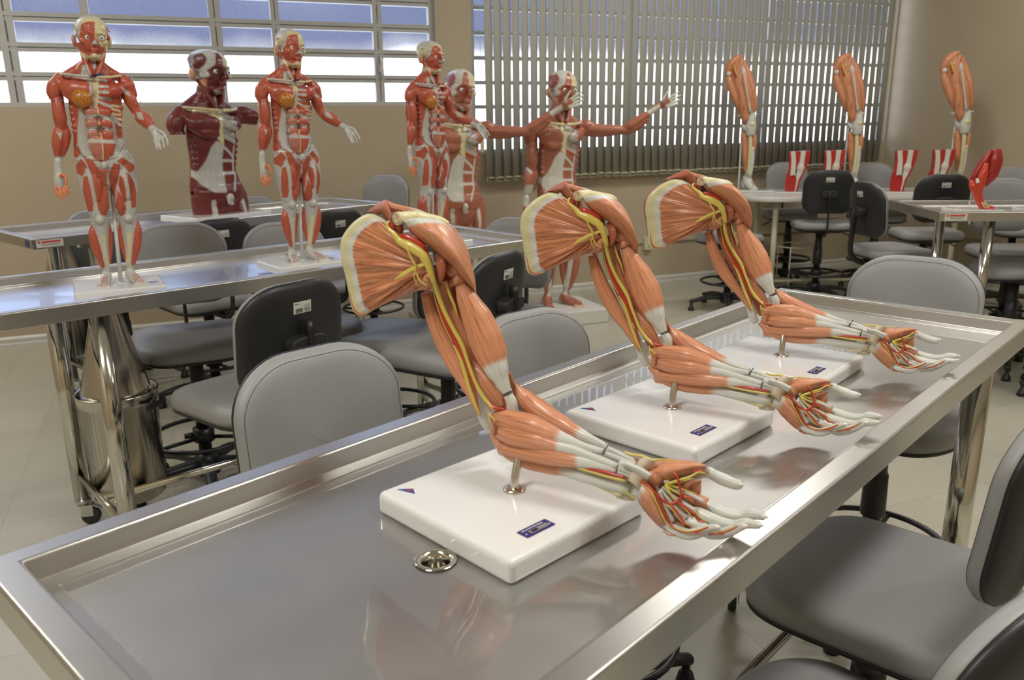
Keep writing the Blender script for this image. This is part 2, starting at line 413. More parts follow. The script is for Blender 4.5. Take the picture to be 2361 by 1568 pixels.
# ------------------------------------------------------------------ vertical blind in front of the second window
t = NT('blind_fabric'); n = t.noise(300, 3); t.base(t.ramp(n, [(0.3, (0.46, 0.445, 0.375)), (0.7, (0.52, 0.50, 0.425))])); t.set(rough=0.75)
tlu = t.n('BsdfTranslucent'); tlu.inputs[0].default_value = (0.45, 0.43, 0.36, 1); mx = t.n('MixShader'); mx.inputs[0].default_value = 0.16
t.l(t.p.outputs[0], mx.inputs[1]); t.l(tlu.outputs[0], mx.inputs[2]); t.l(mx.outputs[0], t.out.inputs[0]); MAT['blind'] = t.m
bl = empty('vertical_blind', (4.35, WY-0.075, 3.30), 0, 'beige vertical blind with open slats hanging over the wide window', 'blind')
m = MB(); m.box((0, 0, 0), (4.22, 0.05, 0.04)); m.build('head_rail', MAT['frame'], bl)
NS = 54; x0, x1 = 2.375, 6.44
for i in range(NS):
    xx = x0+(x1-x0)*i/(NS-1)-4.35; ang = math.radians(-24+13*i/(NS-1)+random.uniform(-4, 4)); w = 0.088
    dx, dy = math.cos(ang)*w/2, -math.sin(ang)*w/2; ztop, zb = -0.02, 0.985-3.30+random.uniform(-0.004, 0.004)
    m = MB(); bow = 0.004; rings = []
    nx, ny = -dy/(w/2), dx/(w/2)
    pts = [(-1, 0), (-.5, .8), (0, 1), (.5, .8), (1, 0)]
    for z in (ztop, (ztop+zb)/2, zb):
        tw = 1.0
        R_ = [(xx+dx*a+nx*bow*b_, dy*a+ny*bow*b_, z) for a, b_ in pts]+[(xx+dx*a+nx*(bow*b_+0.0009), dy*a+ny*(bow*b_+0.0009), z) for a, b_ in pts[::-1]]
        rings.append(R_)
    m.layers(rings[::-1]); sl = m.build('slat', MAT['blind'], bl)
    m = MB(); m.tube([(xx-dx*.85, -dy*.85, zb+0.035), (xx-dx*.85, -dy*.85-.004, zb+.004), (xx+dx*.85, dy*.85-.004, zb+.004), (xx+dx*.85, dy*.85, zb+0.035)], 0.0025, 6, res=9)
    m.box((xx, -0.0, zb+0.03), (w*0.8*math.cos(ang), 0.008, 0.012)); m.build('bottom_weight', MAT['cream'], sl)
m = MB(); 
for zz in range(6): pass
m.tube([(6.47-4.35, -0.02, 0), (6.475-4.35, -0.02, -1.2), (6.48-4.35, -0.015, -2.22)], 0.0018, 6); m.tube([(6.50-4.35, -0.02, 0), (6.50-4.35, -0.02, -1.2), (6.48-4.35, -0.015, -2.22)], 0.0018, 6); m.build('pull_chain', MAT['cord'], bl)
m = MB(); m.tube([(2.30-4.35, -0.02, 0), (2.30-4.35, -0.02, -2.0)], 0.0015, 6); m.box((2.30-4.35, -0.02, -2.03), (0.03, 0.012, 0.11)); m.build('chain_weight', MAT['cream'], bl)

# ================================================================== STEEL TABLES
def flange(m, p, r, h): m.lathe([(0, p[2]), (r, p[2]), (r, p[2]+h*0.5), (r*0.8, p[2]+h), (0, p[2]+h)], 20, (p[0], p[1], 0))
def steel_table(x, y, ang, label, drain_local, ledge=0.030, lx=0.27, tray='tray2', drop=.0015, slope=.020):
    """x,y = back right corner of the rim; table runs to the left along -ang"""
    ca, sa = math.cos(ang), math.sin(ang)
    cx = x-ca*TL/2+sa*TW/2; cy = y-sa*TL/2-ca*TW/2
    T_ = empty('steel_table', (cx, cy, 0), ang, label, 'table', 'steel dissection tables')
    hx, hy = TL/2, TW/2
    def rect(a, b_, z): return [(-a, -b_, z), (a, -b_, z), (a, b_, z), (-a, b_, z)]
    m = MB(); rw = 0.034
    m.layers([rect(hx-.006, hy-.006, HT-0.050), rect(hx, hy, HT-0.048), rect(hx, hy, HT-0.003), rect(hx-.003, hy-.003, HT), rect(hx-rw, hy-rw, HT), rect(hx-rw-.003, hy-rw-.003, HT-.003),
              rect(hx-rw-.005, hy-rw-.005, HT-ledge), rect(hx-rw-.03, hy-rw-.03, HT-ledge-.0015), rect(hx-rw-.032, hy-rw-.032, HT-ledge-.028)], cap0=False, cap1=False, smooth=False)
    m.build('rim', MAT['steel'], T_, bevel=0.0015)
    # dished basin falling to the drain
    m = MB(); dx, dy = drain_local; a, b_ = hx-rw-.030, hy-rw-.030; zr, zd = HT-ledge-.003, HT-ledge-.003-drop; n = 96; r0 = 0.021
    out = []; inn = []
    corners = [(a, b_), (-a, b_), (-a, -b_), (a, -b_)]
    angs = sorted([2*PI*k/n for k in range(n)]+[math.atan2(c[1]-dy, c[0]-dx) % (2*PI) for c in corners])
    for an in angs:
        c, s = math.cos(an), math.sin(an); t1 = min(((a if c > 0 else -a)-dx)/c if abs(c) > 1e-9 else 1e9, ((b_ if s > 0 else -b_)-dy)/s if abs(s) > 1e-9 else 1e9)
        out.append((dx+c*t1, dy+s*t1, zr+slope*(dy+s*t1-b_)/(2*b_))); inn.append((dx+c*r0, dy+s*r0, zd+slope*(dy+s*r0-b_)/(2*b_)))
    m.layers([out, inn], cap0=False, cap1=False, smooth=False); m.build('basin', MAT[tray], T_)
    zd += slope*(dy-b_)/(2*b_)
    m = MB(); m.lathe([(r0+.006, zd+.002), (r0+.005, zd+.003), (r0-.001, zd+.002), (r0-.004, zd-.003), (r0-.005, zd-.012), (r0-.005, zd-.06), (0.001, zd-.062)], 36, (dx, dy, 0), cap=False); m.build('drain', MAT['chrome'], T_)
    lz = 0.105
    for sx_, lxx in ((-1, -(hx-0.285)), (1, hx-lx)):
        for sy_ in (-1, 1):
            px, py = lxx, sy_*(hy-0.047)
            m = MB(); m.tube([(px, py, HT-0.052), (px, py, lz)], 0.029, 24); lg = m.build('leg', MAT['chrome'], T_)
            c = MB(); c.lathe([(0.0, lz), (0.030, lz), (0.031, lz-.012), (0.016, lz-.014), (0.016, lz-.024), (0.0, lz-.024)], 18, (px, py, 0))
            ca2 = sx_*0.5; R_ = Matrix.Rotation(ca2, 3, 'Z')
            for q in (-1, 1): c.box(Vector((px, py, lz-.045))+R_ @ Vector((0.012, q*0.018, 0)), (0.042, 0.003, 0.045), rot=R_)
            c.box(Vector((px, py, lz-.025))+R_ @ Vector((0.004, 0, 0)), (0.045, 0.04, 0.004), rot=R_)
            c.box(Vector((px, py, lz-.035))+R_ @ Vector((0.045, 0, 0)), (0.034, 0.026, 0.004), rot=R_ @ Matrix.Rotation(0.5, 3, 'Y'))
            co = c.build('caster_fork', MAT['zinc'], lg, bevel=0.001)
            c = MB(); Rw_ = R_.copy(); c.lathe([(0.001, -.012), (0.03, -.012), (0.034, -.008), (0.034, .008), (0.03, .012), (0.001, .012)], 20, Vector((px, py, 0.0345))+R_ @ Vector((0.02, 0, 0)), rot=R_ @ Matrix.Rotation(PI/2, 3, 'X')); c.build('wheel', MAT['rubber'], co)
        m = MB(); m.tube([(lxx, -(hy-0.07), 0.20), (lxx, hy-0.07, 0.20)], 0.0135, 14); m.build('cross_bar', MAT['chrome'], T_)
    m = MB(); m.tube([(-(hx-0.285), 0, 0.20), (hx-lx, 0, 0.20)], 0.0135, 14); m.build('stretcher', MAT['chrome'], T_)
    return T_
T1A, T2A, T3A = 0.4297, 0.3415, 0.446
def tloc(x, y, ang, px, py):
    ca, sa = math.cos(ang), math.sin(ang); cx = x-ca*TL/2+sa*TW/2; cy = y-sa*TL/2-ca*TW/2
    dx, dy = px-cx, py-cy; return (ca*dx+sa*dy, -sa*dx+ca*dy)
t1 = steel_table(1.655, 1.904, T1A, 'long stainless steel tray table in front carrying the three arm models', tloc(1.655, 1.904, T1A, 0.253, 0.874), tray='tray', drop=.003, slope=0.0)
t2 = steel_table(1.2657, 3.8402, T2A, 'middle stainless steel tray table carrying the three small red muscle figures', (-0.73, 0.0), lx=0.25)
t3 = steel_table(1.0026, 5.7207, T3A, 'rear stainless steel tray table by the window wall under the dark red torso', (-0.73, 0.0))
T4A = math.radians(-25.8)
_c, _s = math.cos(T4A), math.sin(T4A)
t4 = steel_table(4.026+_c*TL, 3.718+_s*TL, T4A, 'steel tray table at the right edge under the bright red model', (-0.73, 0.0), lx=0.27)
def sticker(parent, x, y, z, rz, w, h):
    m = MB(); m.box((x, y, z), (w, 0.0012, h), rz); s = m.build('maker_sticker', MAT['label'], parent)
    m = MB(); c, s_ = math.cos(rz), math.sin(rz)
    def q(a, b_, ww, hh): m.box((x+c*a+s_*0.0009, y+s_*a-c*0.0009, z+b_), (ww, 0.0008, hh), rz)
    q(0.006, h*0.22, w*0.72, h*0.26); q(-w*0.4, h*0.22, w*0.1, h*0.3); m.build('print', MAT['redink'], s)
    m = MB()
    def q(a, b_, ww, hh): m.box((x+c*a+s_*0.0009, y+s_*a-c*0.0009, z+b_), (ww, 0.0008, hh), rz)
    q(0.004, -h*0.08, w*0.7, h*0.07); q(0.004, -h*0.24, w*0.6, h*0.07); m.build('small_print', MAT['greyprint'], s)
sticker(t3, -TL/2+0.075, -TW/2-.0007, HT-.026, 0, 0.115, 0.034)
sticker(t4, -TL/2+0.085, -TW/2-.0007, HT-.026, 0, 0.115, 0.036)
m = MB(); m.box((-TL/2-.0007, -TW/2+0.06, HT-.026), (.0012, 0.05, 0.03)); m.build('plate', MAT['purple'], t3)
# buckets with funnels under the drains
def bucket(x, y, z, lab):
    B = empty('steel_bucket', (x, y, z), 0.3, lab, 'bucket', 'steel drain buckets under the tables')
    m = MB(); m.lathe([(0.0, 0), (0.118, 0), (0.122, 0.006), (0.124, 0.05), (0.127, 0.052), (0.131, 0.36), (0.135, 0.362), (0.136, 0.39), (0.139, 0.398), (0.136, 0.404), (0.130, 0.40), (0.127, 0.36), (0.120, 0.012), (0.0, 0.01)], 48); m.build('body', MAT['bucket'], B)
    m = MB(); m.lathe([(0.121, 0.37), (0.121, 0.385), (0.045, 0.70), (0.040, 0.74), (0.038, 0.74), (0.042, 0.70), (0.118, 0.383), (0.118, 0.37)], 40, (0, 0, 0)); m.build('funnel', MAT['bucket'], B)
    m = MB(); m.box((0.10, -0.105, 0.352), (0.11, 0.012, 0.018), 0.72); m.build('handle', MAT['black'], B, bevel=0.003)
    m = MB(); m.lathe([(0.1265, 0.05), (0.129, 0.054), (0.1265, 0.058)], 40); m.build('band', MAT['bucket'], B)
    return B
bucket(-0.262, 3.095, 0.135, 'polished steel bucket with a cone funnel hanging under the middle table')
bucket(-0.60, 5.05, 0.16, 'polished steel bucket with a cone funnel under the rear table')
# ================================================================== DRAFTING CHAIRS
def dshape(w, h, rb, rt, n=10, belly=0.0):
    """rounded outline centred on x, z from 0..h: gentle bottom corners rb, big top radii rt"""
    pts = []
    def arc(cx, cz, rx, rz, a0, a1):
        for i in range(n+1):
            a = a0+(a1-a0)*i/n; pts.append((cx+rx*math.cos(a), cz+rz*math.sin(a)))
    arc(w/2-rb, rb, rb, rb, -PI/2, 0); arc(w/2-rt, h-rt*0.82, rt, rt*0.82, 0, PI/2); arc(-w/2+rt, h-rt*0.82, rt, rt*0.82, PI/2, PI); arc(-w/2+rb, rb, rb, rb, PI, 1.5*PI)
    return pts
def cushion(m, outline, prof, tf, centre):
    """prof: list of (scale inset metres, depth); shrinks outline towards centre by inset"""
    rings = []
    for ins, d in prof:
        R_ = []
        for (x, y) in outline:
            dx, dy = x-centre[0], y-centre[1]; L = math.hypot(dx, dy); k = max(0.0, (L-ins)/L)
            R_.append(tf(centre[0]+dx*k, centre[1]+dy*k, d))
        rings.append(R_)
    m.layers(rings)
def text_mesh(txt, size, name, mat, parent, loc, rot, align='LEFT'):
    cu = bpy.data.curves.new(name, 'FONT'); cu.body = txt; cu.size = size; cu.extrude = 0.0002; cu.align_x = align; cu.resolution_u = 3
    tmp = bpy.data.objects.new('tmp', cu); COL.objects.link(tmp)
    dg = bpy.context.evaluated_depsgraph_get(); me = bpy.data.meshes.new_from_object(tmp.evaluated_get(dg)); bpy.data.objects.remove(tmp)
    me.materials.clear(); me.materials.append(mat); me.name = name
    o = bpy.data.objects.new(name, me); COL.objects.link(o); o.parent = parent; o.location = loc; o.rotation_euler = rot; return o
def make_chair():
    """faces +Y; origin on the floor under the column"""
    C = empty('drafting_chair')
    SZ = 0.655
    # five star base
    m = MB(); m.lathe([(0, .055), (.05, .055), (.052, .10), (.036, .125), (.03, .14), (0, .14)], 20)
    for k in range(5):
        a = 2*PI*k/5+0.3; c, s = math.cos(a), math.sin(a)
        m.tube([(c*.03, s*.03, .098), (c*.16, s*.16, .098), (c*.295, s*.295, .068)], [0.030, 0.024, 0.017], 8, res=6, flat=0.75, power=.7)
    m.build('star_base', MAT['black'], C)
    for k in range(5):
        a = 2*PI*k/5+0.3; c, s = math.cos(a), math.sin(a)
        g = MB(); g.lathe([(0, 0), (.024, 0), (.026, .006), (.019, .03), (.012, .034), (.011, .06), (0, .06)], 14, (c*.283, s*.283, 0)); g.build('glide', MAT['blackmetal'], C)
    # telescopic column
    m = MB(); m.lathe([(0, .14), (.026, .14), (.026, .30), (.034, .302), (.036, .31), (.033, .43), (.030, .432), (.0285, .44), (.027, .555), (.024, .557), (.022, .575), (.022, SZ-.07), (0, SZ-.07)], 20); m.build('column', MAT['black'], C)
    # foot ring
    m = MB(); nr = 40; zr = .225
    m.tube([(math.cos(2*PI*k/nr)*.205, math.sin(2*PI*k/nr)*.205, zr) for k in range(nr)], 0.0095, 8, closed=True); m.build('foot_ring', MAT['blackmetal'], C)
    m = MB(); m.lathe([(.028, zr-.03), (.042, zr-.028), (.042, zr+.028), (.028, zr+.03)], 18)
    for k in range(3):
        a = 2*PI*k/3+.5; m.tube([(.035*math.cos(a), .035*math.sin(a), zr-.012), (.2*math.cos(a), .2*math.sin(a), zr-.004)], 0.0085, 8)
    m.tube([(.04, .0, zr), (.075, 0, zr)], .012, 10); m.build('ring_bracket', MAT['blackmetal'], C)
    # under-seat mechanism and lever
    m = MB(); m.box((0, -.01, SZ-.078), (.13, .22, .032)); m.build('mechanism', MAT['black'], C, bevel=.008)
    m = MB(); m.tube([(.06, .02, SZ-.08), (.15, .03, SZ-.088), (.24, .035, SZ-.13)], [.006, .006, .009], 8, flat=0.6); m.build('lever', MAT['black'], C)
    # seat
    n_ = 12; w, d = .44, .43; out = []
    def arc(cx, cy, rx, ry, a0, a1):
        for i in range(n_+1):
            a = a0+(a1-a0)*i/n_; out.append((cx+rx*math.cos(a), cy+ry*math.sin(a)))
    arc(w/2-.10, -d/2+.10, .10, .10, -PI/2, 0); arc(w/2-.13, d/2-.13, .13, .13, 0, PI/2); arc(-w/2+.13, d/2-.13, .13, .13, PI/2, PI); arc(-w/2+.10, -d/2+.10, .10, .10, PI, 1.5*PI)
    def tf(x, y, z):
        wf = max(0, (y-.08))**2*1.0; return (x, y, SZ+z-wf*0.9+ (x*x)*0.10 if z > -0.03 else SZ+z-wf*.9)
    m = MB(); cushion(m, out, [(.02, -.052), (.004, -.05), (0, -.036), (.001, -.022), (.010, -.008), (.030, 0.000), (.07, .003), (.14, .002), (.19, .001)], tf, (0, 0)); m.build('seat', MAT['grey'], C)
    m = MB(); cushion(m, out, [(.11, -.088), (.08, -.086), (.012, -.066), (.004, -.060), (.004, -.048), (.02, -.047)], tf, (0, 0)); m.build('seat_pan', MAT['black'], C)
    # backrest
    BW, BH = .375, .335; zb = SZ+.075; yb = -.245; out = dshape(BW, BH, .085, .135)
    def tb(x, z, dd):                       # dd forward depth, shell curves round the sitter
        cv = 0.9*x*x; tilt = 0.10*(z-.15); return (x, yb+cv+dd-tilt-0.25*max(0, .10-z)**2, zb+z)
    cc = (0, .16)
    m = MB(); cushion(m, out, [(.012, .004), (.002, .006), (0, .014), (.002, .024), (.008, .032), (.018, .038), (.040, .043), (.08, .046), (.12, .047), (.155, .0475)], tb, cc); bk = m.build('backrest', MAT['grey'], C)
    m = MB(); o2 = [(x*1.0, z) for x, z in out]; pr = MB(); seam = []
    N_ = len(out)
    for (x, z) in out:
        dx, dz = x-cc[0], z-cc[1]; L = math.hypot(dx, dz); k = (L-.0125)/L; seam.append(tb(cc[0]+dx*k, cc[1]+dz*k, .0352))
    m.tube(seam, 0.0006, 5, closed=True); m.build('seam', MAT['stitch'], bk)
    m = MB(); cushion(m, out, [(.14, -.016), (.10, -.016), (.05, -.014), (.018, -.010), (.006, -.004), (0, .003), (.001, .010), (.008, .010)], tb, cc); sh = m.build('back_shell', MAT['black'], C)
    # pod and bar
    m = MB(); pod = [(-.065, .0), (-.05, -.028), (.05, -.028), (.065, .0), (.05, .026), (-.05, .026)]
    m.tube([(0, yb-.055, zb+.155), (0, yb-.012, zb+.155)], [.062, .066], 20, flat=.42, power=.6, up=(0, 0, 1)); m.build('pod', MAT['black'], C, bevel=.004)
    m = MB(); m.tube([(0, yb-.045, zb+.17), (0, yb-.055, zb+.02), (0, yb-.05, SZ-.03), (0, yb+.01, SZ-.085), (0, yb+.10, SZ-.092), (0, -.05, SZ-.088)], 0.019, 10, res=26, flat=.42, up=(1, 0, 0)); m.build('back_bar', MAT['blackmetal'], C)
    m = MB(); m.tube([(0, yb-.066, zb+.005), (0, yb-.064, zb+.055)], .006, 8); m.build('bar_knob', MAT['zinc'], C)
    # inventory label
    def lb(x, z, dd): return tb(x, z, -0.0165-dd)
    L = empty_mesh_label(C, tb)
    return C
def empty_mesh_label(C, tb):
    zc = .262; hw, hh = .031, .0175
    m = MB(); nn = 6; v = []
    for j in (0, 1):
        for i in range(nn+1):
            x = -hw+2*hw*i/nn; v.append(m.addv(tb(x, zc-hh+2*hh*j, -.0168)))
    for i in range(nn): m.addf((i, i+1, nn+1+i+1, nn+1+i), smooth=False)
    lo = m.build('inventory_label', MAT['label'], C); md = lo.modifiers.new('s', 'SOLIDIFY'); md.thickness = .0004
    p = tb(0, zc, -.0172)
    tx = text_mesh('37080', .0150, 'label_print', MAT['ink'], lo, (hw-.004, p[1]+0.9*0.0003, p[2]+.002), (PI/2-.0, 0, PI)); tx.scale = (.8, 1, 1)
    m = MB(); r = random.Random(3)
    for k in range(22):
        if k % 2: continue
        m.box((-hw+.006+k*.00115, p[1]-.0004, p[2]-.008), (.0007*(1+r.random()), .0004, .012))
    for k in range(8): m.box((-hw+.006+k*.0022, p[1]-.0004, p[2]+.012), (.0012, .0004, .005))
    for k in range(4): m.box((.016, p[1]-.0004, p[2]-.002-.0035*k), (.022-.003*(k % 2), .0004, .0008))
    m.build('barcode', MAT['ink'], lo)
    return lo
MAT['stitch'] = simple('grey_thread', (0.10, 0.10, 0.10), 0.6)
chair0 = make_chair()
_used = [False]
def chair(back, facing, label, group, ztop=1.0, seat=None, sup=0.0):
    """back = where the backrest stands (x, y); facing in degrees"""
    o = chair0 if not _used[0] else copy_tree(chair0); _used[0] = True
    a = math.radians(facing); d = (math.cos(a), math.sin(a)); dz = ztop-1.063
    if seat: x, y = seat
    else: x, y = back[0]+d[0]*.23, back[1]+d[1]*.23
    o.location = (x, y, 0); o.rotation_euler = (0, 0, a-PI/2)
    for ch in o.children:
        n = ch.name.split('.')[0]
        if n in ('mechanism', 'lever', 'seat', 'seat_pan', 'back_bar'): ch.location.z = dz+sup
        if n in ('backrest', 'back_shell', 'pod', 'bar_knob', 'inventory_label'): ch.location.z = dz
        if n == 'column': ch.scale.z = 1+(dz+sup)/.585
    tag(o, label, 'chair', group); return o
G1, G2, G3, G4 = 'chairs around the front table', 'chairs around the middle table', 'chairs around the rear table', 'chairs in the right half of the room'
e1 = -65.4
chair((.225, 1.60), e1-3, 'grey drafting chair whose large backrest rises behind the left end of the front table', G1, 1.01)
chair((.765, 1.76), e1-6, 'grey backrest chair behind the front table between the first and second arm models', G1, 1.0)
chair((2.02, 1.74), -150, 'grey-backed chair standing at the far right end of the front table', G1, 1.045, sup=.03)
chair(None, 115, 'drafting chair on the right whose whole grey seat is pushed up to the front table', G1, 1.02, seat=(1.17, 1.01))
chair(None, 106, 'nearest drafting chair, at the bottom right corner, seen over its black back shell', G1, .93, seat=(.82, .765))
chair((.29, 2.38), 120, 'black-shelled chair with a white 37080 label in front of the middle table', G2, 1.01, sup=.055)
chair((1.02, 2.60), 127, 'black-shelled chair with a white label between the first and second arm models', G2, 1.01, sup=.055)
chair((0.0, 3.60), -87, 'grey chair behind the middle table between its left and second figure', G2, 1.06)
chair((.44, 3.78), -80, 'grey chair behind the middle table beside the second muscle figure', G2, 1.02)
chair((1.525, 3.60), -140, 'grey chair at the far end of the middle table below the pointing figure', G2, 1.0)
chair((1.0, 3.30), 150, 'chair behind the first shoulder blade with only its grey seat and black base showing', G2, .98)
chair((.195, 4.28), 112, 'black-shelled labelled chair in front of the rear table below the dark torso', G3, 1.0)
chair((.80, 4.42), 112, 'black-shelled labelled chair in front of the rear table right of the second figure', G3, 1.0)
chair((-.41, 5.22), -70, 'grey chair behind the rear table hidden by the legs of the left figure', G3, .985)
chair((.465, 5.60), -70, 'grey chair behind the rear table just right of the dark torso', G3, .99)
chair((1.37, 5.55), -140, 'grey-backed chair at the right end of the rear table', G3, 1.10)
chair((4.664, 4.909), 57, 'black-shelled chair with a white label facing the oval white table', G4, 1.06)
chair((3.97, 3.861), -14, 'chair turned sideways with its curved black back bar and side label showing', G4, 1.06)
chair((4.939, 4.121), 62, 'black-shelled chair standing between the oval table and the right steel table', G4, 1.06)
chair((5.17, 5.98), -118, 'grey chair behind the oval table next to the first red knee model', G4, 1.06)
chair((5.80, 5.60), -118, 'grey chair behind the oval table next to the third red knee model', G4, 1.05)
chair(None, 20, 'chair with a curved back bar left of the oval table, behind the third arm model', G4, 1.0, seat=(3.93, 5.12))
chair((4.90, 3.66), -118, 'grey backrest chair behind the right steel table beside the red model', G4, 1.06)
chair(None, 150, 'chair with a low grey seat and lever under the right steel table', G4, 1.03, seat=(4.45, 3.16))
chair(None, 160, 'chair cut by the right edge of the picture below the right steel table', G4, .99, seat=(4.34, 2.66))
chair((6.0, 4.45), -120, 'far grey chair at the right edge behind the other grey backrest', G4, 1.06)
# ================================================================== ARM MODELS
def anatomical(name, muscle, dark, tendon=(0.66, 0.66, 0.60), fib=46, rough=0.34, coat=0.25):
    """painted plastic: fibres run along the UV's v direction; attribute 'tend' turns muscle into pale tendon"""
    t = NT(name); uv = t.n('UVMap'); at = t.n('Attribute'); at.attribute_name = 'tend'
    a = t.noise(1.0, 3, t.mapping(uv.outputs[0], (fib, 9, 1)), 0.6); b_ = t.noise(1.0, 2, t.mapping(uv.outputs[0], (fib*2.6, 7, 1)), 0.5)
    c = t.noise(1.0, 2, t.mapping(uv.outputs[0], (fib*.35, 5, 1)))
    f1 = t.ramp(a, [(0.38, (0.0, 0, 0)), (0.47, (1, 1, 1))]); f2 = t.ramp(b_, [(0.40, (0, 0, 0)), (0.50, (1, 1, 1))])
    mid = tuple(x*0.5+y*0.5 for x, y in zip(muscle, dark)); lite = tuple(min(1, x*1.10+0.015) for x in muscle)
    col = t.mix(f1, dark, muscle); col = t.mix(t.math('MULTIPLY', t.math('SUBTRACT', 1.0, f2), 0.85), col, mid); col = t.mix(t.math('MULTIPLY', c, 0.35), col, lite)
    te = t.math('ADD', at.outputs['Fac'], t.math('MULTIPLY', t.math('SUBTRACT', b_, 0.5), 0.5))
    mr = t.n('MapRange'); mr.interpolation_type = 'SMOOTHSTEP'; mr.inputs[1].default_value = 0.35; mr.inputs[2].default_value = 0.65; t.l(te, mr.inputs[0])
    tc2 = t.mix(f1, tuple(x*.82 for x in tendon), tendon)
    t.base(t.mix(mr.outputs[0], col, tc2)); t.set(rough=rough, coat=coat, coatr=.15)
    h = t.math('ADD', t.math('MULTIPLY', a, 1.0), t.math('MULTIPLY', b_, 0.5)); t.bump(h, 0.0025, 0.6); return t.m
MAT['mus'] = anatomical('painted_muscle', (0.68, 0.295, 0.15), (0.32, 0.085, 0.03))
MAT['mus_red'] = anatomical('painted_cut_muscle', (0.52, 0.15, 0.07), (0.36, 0.08, 0.038), fib=120)
MAT['tendon'] = anatomical('painted_tendon', (0.62, 0.62, 0.56), (0.42, 0.43, 0.40), fib=26)
MAT['bone'] = simple('painted_bone', (0.68, 0.62, 0.36), 0.35, coat=.2, var=.04)
MAT['ligament'] = simple('painted_ligament', (0.66, 0.56, 0.42), 0.4, coat=.2, var=.05)
MAT['nerve'] = simple('painted_nerve', (0.62, 0.50, 0.10), 0.32, coat=.3, var=.05)
MAT['artery'] = simple('painted_artery', (0.46, 0.035, 0.018), 0.3, coat=.3, var=.05)
MAT['gap'] = simple('dark_joint', (0.02, 0.018, 0.015), 0.6)
t = NT('spongy_bone'); vo = t.n('TexVoronoi'); vo.inputs['Scale'].default_value = 480; tc_ = t.n('TexCoord'); t.l(tc_.outputs['Object'], vo.inputs['Vector'])
t.base(t.ramp(vo.outputs[0], [(0.40, (0.36, 0.09, 0.04)), (0.50, (0.68, 0.60, 0.38))])); t.set(rough=.4); MAT['spongy'] = t.m
# scapula: bone rim -> pale edge -> muscle by 'paint' attribute
t = NT('shoulder_blade_paint'); uv = t.n('UVMap'); at = t.n('Attribute'); at.attribute_name = 'tend'
a = t.noise(1.0, 3, t.mapping(uv.outputs[0], (30, 2.2, 1)), 0.6); b_ = t.noise(1.0, 2, t.mapping(uv.outputs[0], (110, 3, 1)))
f1 = t.ramp(a, [(0.34, (0, 0, 0)), (0.48, (1, 1, 1))]); f2 = t.ramp(b_, [(0.42, (0, 0, 0)), (0.52, (1, 1, 1))])
col = t.mix(f1, (0.29, 0.08, 0.028), (0.64, 0.27, 0.13)); col = t.mix(t.math('MULTIPLY', t.math('SUBTRACT', 1.0, f2), 0.75), col, (0.36, 0.11, 0.045))
te = t.math('ADD', at.outputs['Fac'], t.math('MULTIPLY', t.math('SUBTRACT', b_, 0.5), 0.35))
def sst(src, lo, hi):
    mr = t.n('MapRange'); mr.interpolation_type = 'SMOOTHSTEP'; mr.inputs[1].default_value = lo; mr.inputs[2].default_value = hi; t.l(src, mr.inputs[0]); return mr.outputs[0]
col = t.mix(sst(te, 0.30, 0.62), col, (0.62, 0.62, 0.57)); col = t.mix(sst(at.outputs['Fac'], 0.95, 1.25), col, (0.64, 0.60, 0.34))
t.base(col); t.set(rough=.36, coat=.2, coatr=.2); t.bump(t.math('ADD', a, t.math('MULTIPLY', b_, .5)), .0018, .5); MAT['blade'] = t.m

# the arm stands in one upright plane; trace() turns a traced outline point into that plane, s = metres in front of it
ROD = Vector((0.3925, 0.9542, 0.958)); TN = np.array([-0.784, -0.62]); TD = np.array([0.62, -0.784])
def trace(x, y, s):
    d = _r2*((x-W_/2)/FPX)+_u2*(-(y-H_/2)/FPX)+_f
    rel = np.array([ROD.x, ROD.y])
    k = (np.dot(rel, TN)+s)/(d.x*TN[0]+d.y*TN[1]); p = EYE+d*k
    return np.array([p.x-ROD.x, p.y-ROD.y, p.z-ROD.z]), k/FPX
S_ = lambda x, y: (780+x/5.226, 440+y/5.226)
U_ = lambda x, y: (950+x/4.357, 640+y/4.357)
F_ = lambda x, y: (880+x/2.566, 880+y/2.566)
H2 = lambda x, y: (1410+x/6.213, 1020+y/6.213)
KS = {'S': (S_, 5.226), 'U': (U_, 4.357), 'F': (F_, 2.566), 'H': (H2, 6.213)}
FACE = (TN[0], TN[1], 0.25)
def strand(m, k, pts, hw, s, flat=0.8, ten=None, n=12, res=None, power=1.0):
    f, sc = KS[k]
    if not hasattr(s, '__len__'): s = [s]*len(pts)
    if not hasattr(hw, '__len__'): hw = [hw]*len(pts)
    P = []; R_ = []
    for (x, y), w, q in zip(pts, hw, s):
        p, mpp = trace(*f(x, y), q); P.append(p); R_.append(w/sc*mpp)
    m.tube(P, R_, n, res or (len(pts)-1)*5, up=FACE, flat=flat, ten=ten, power=power)
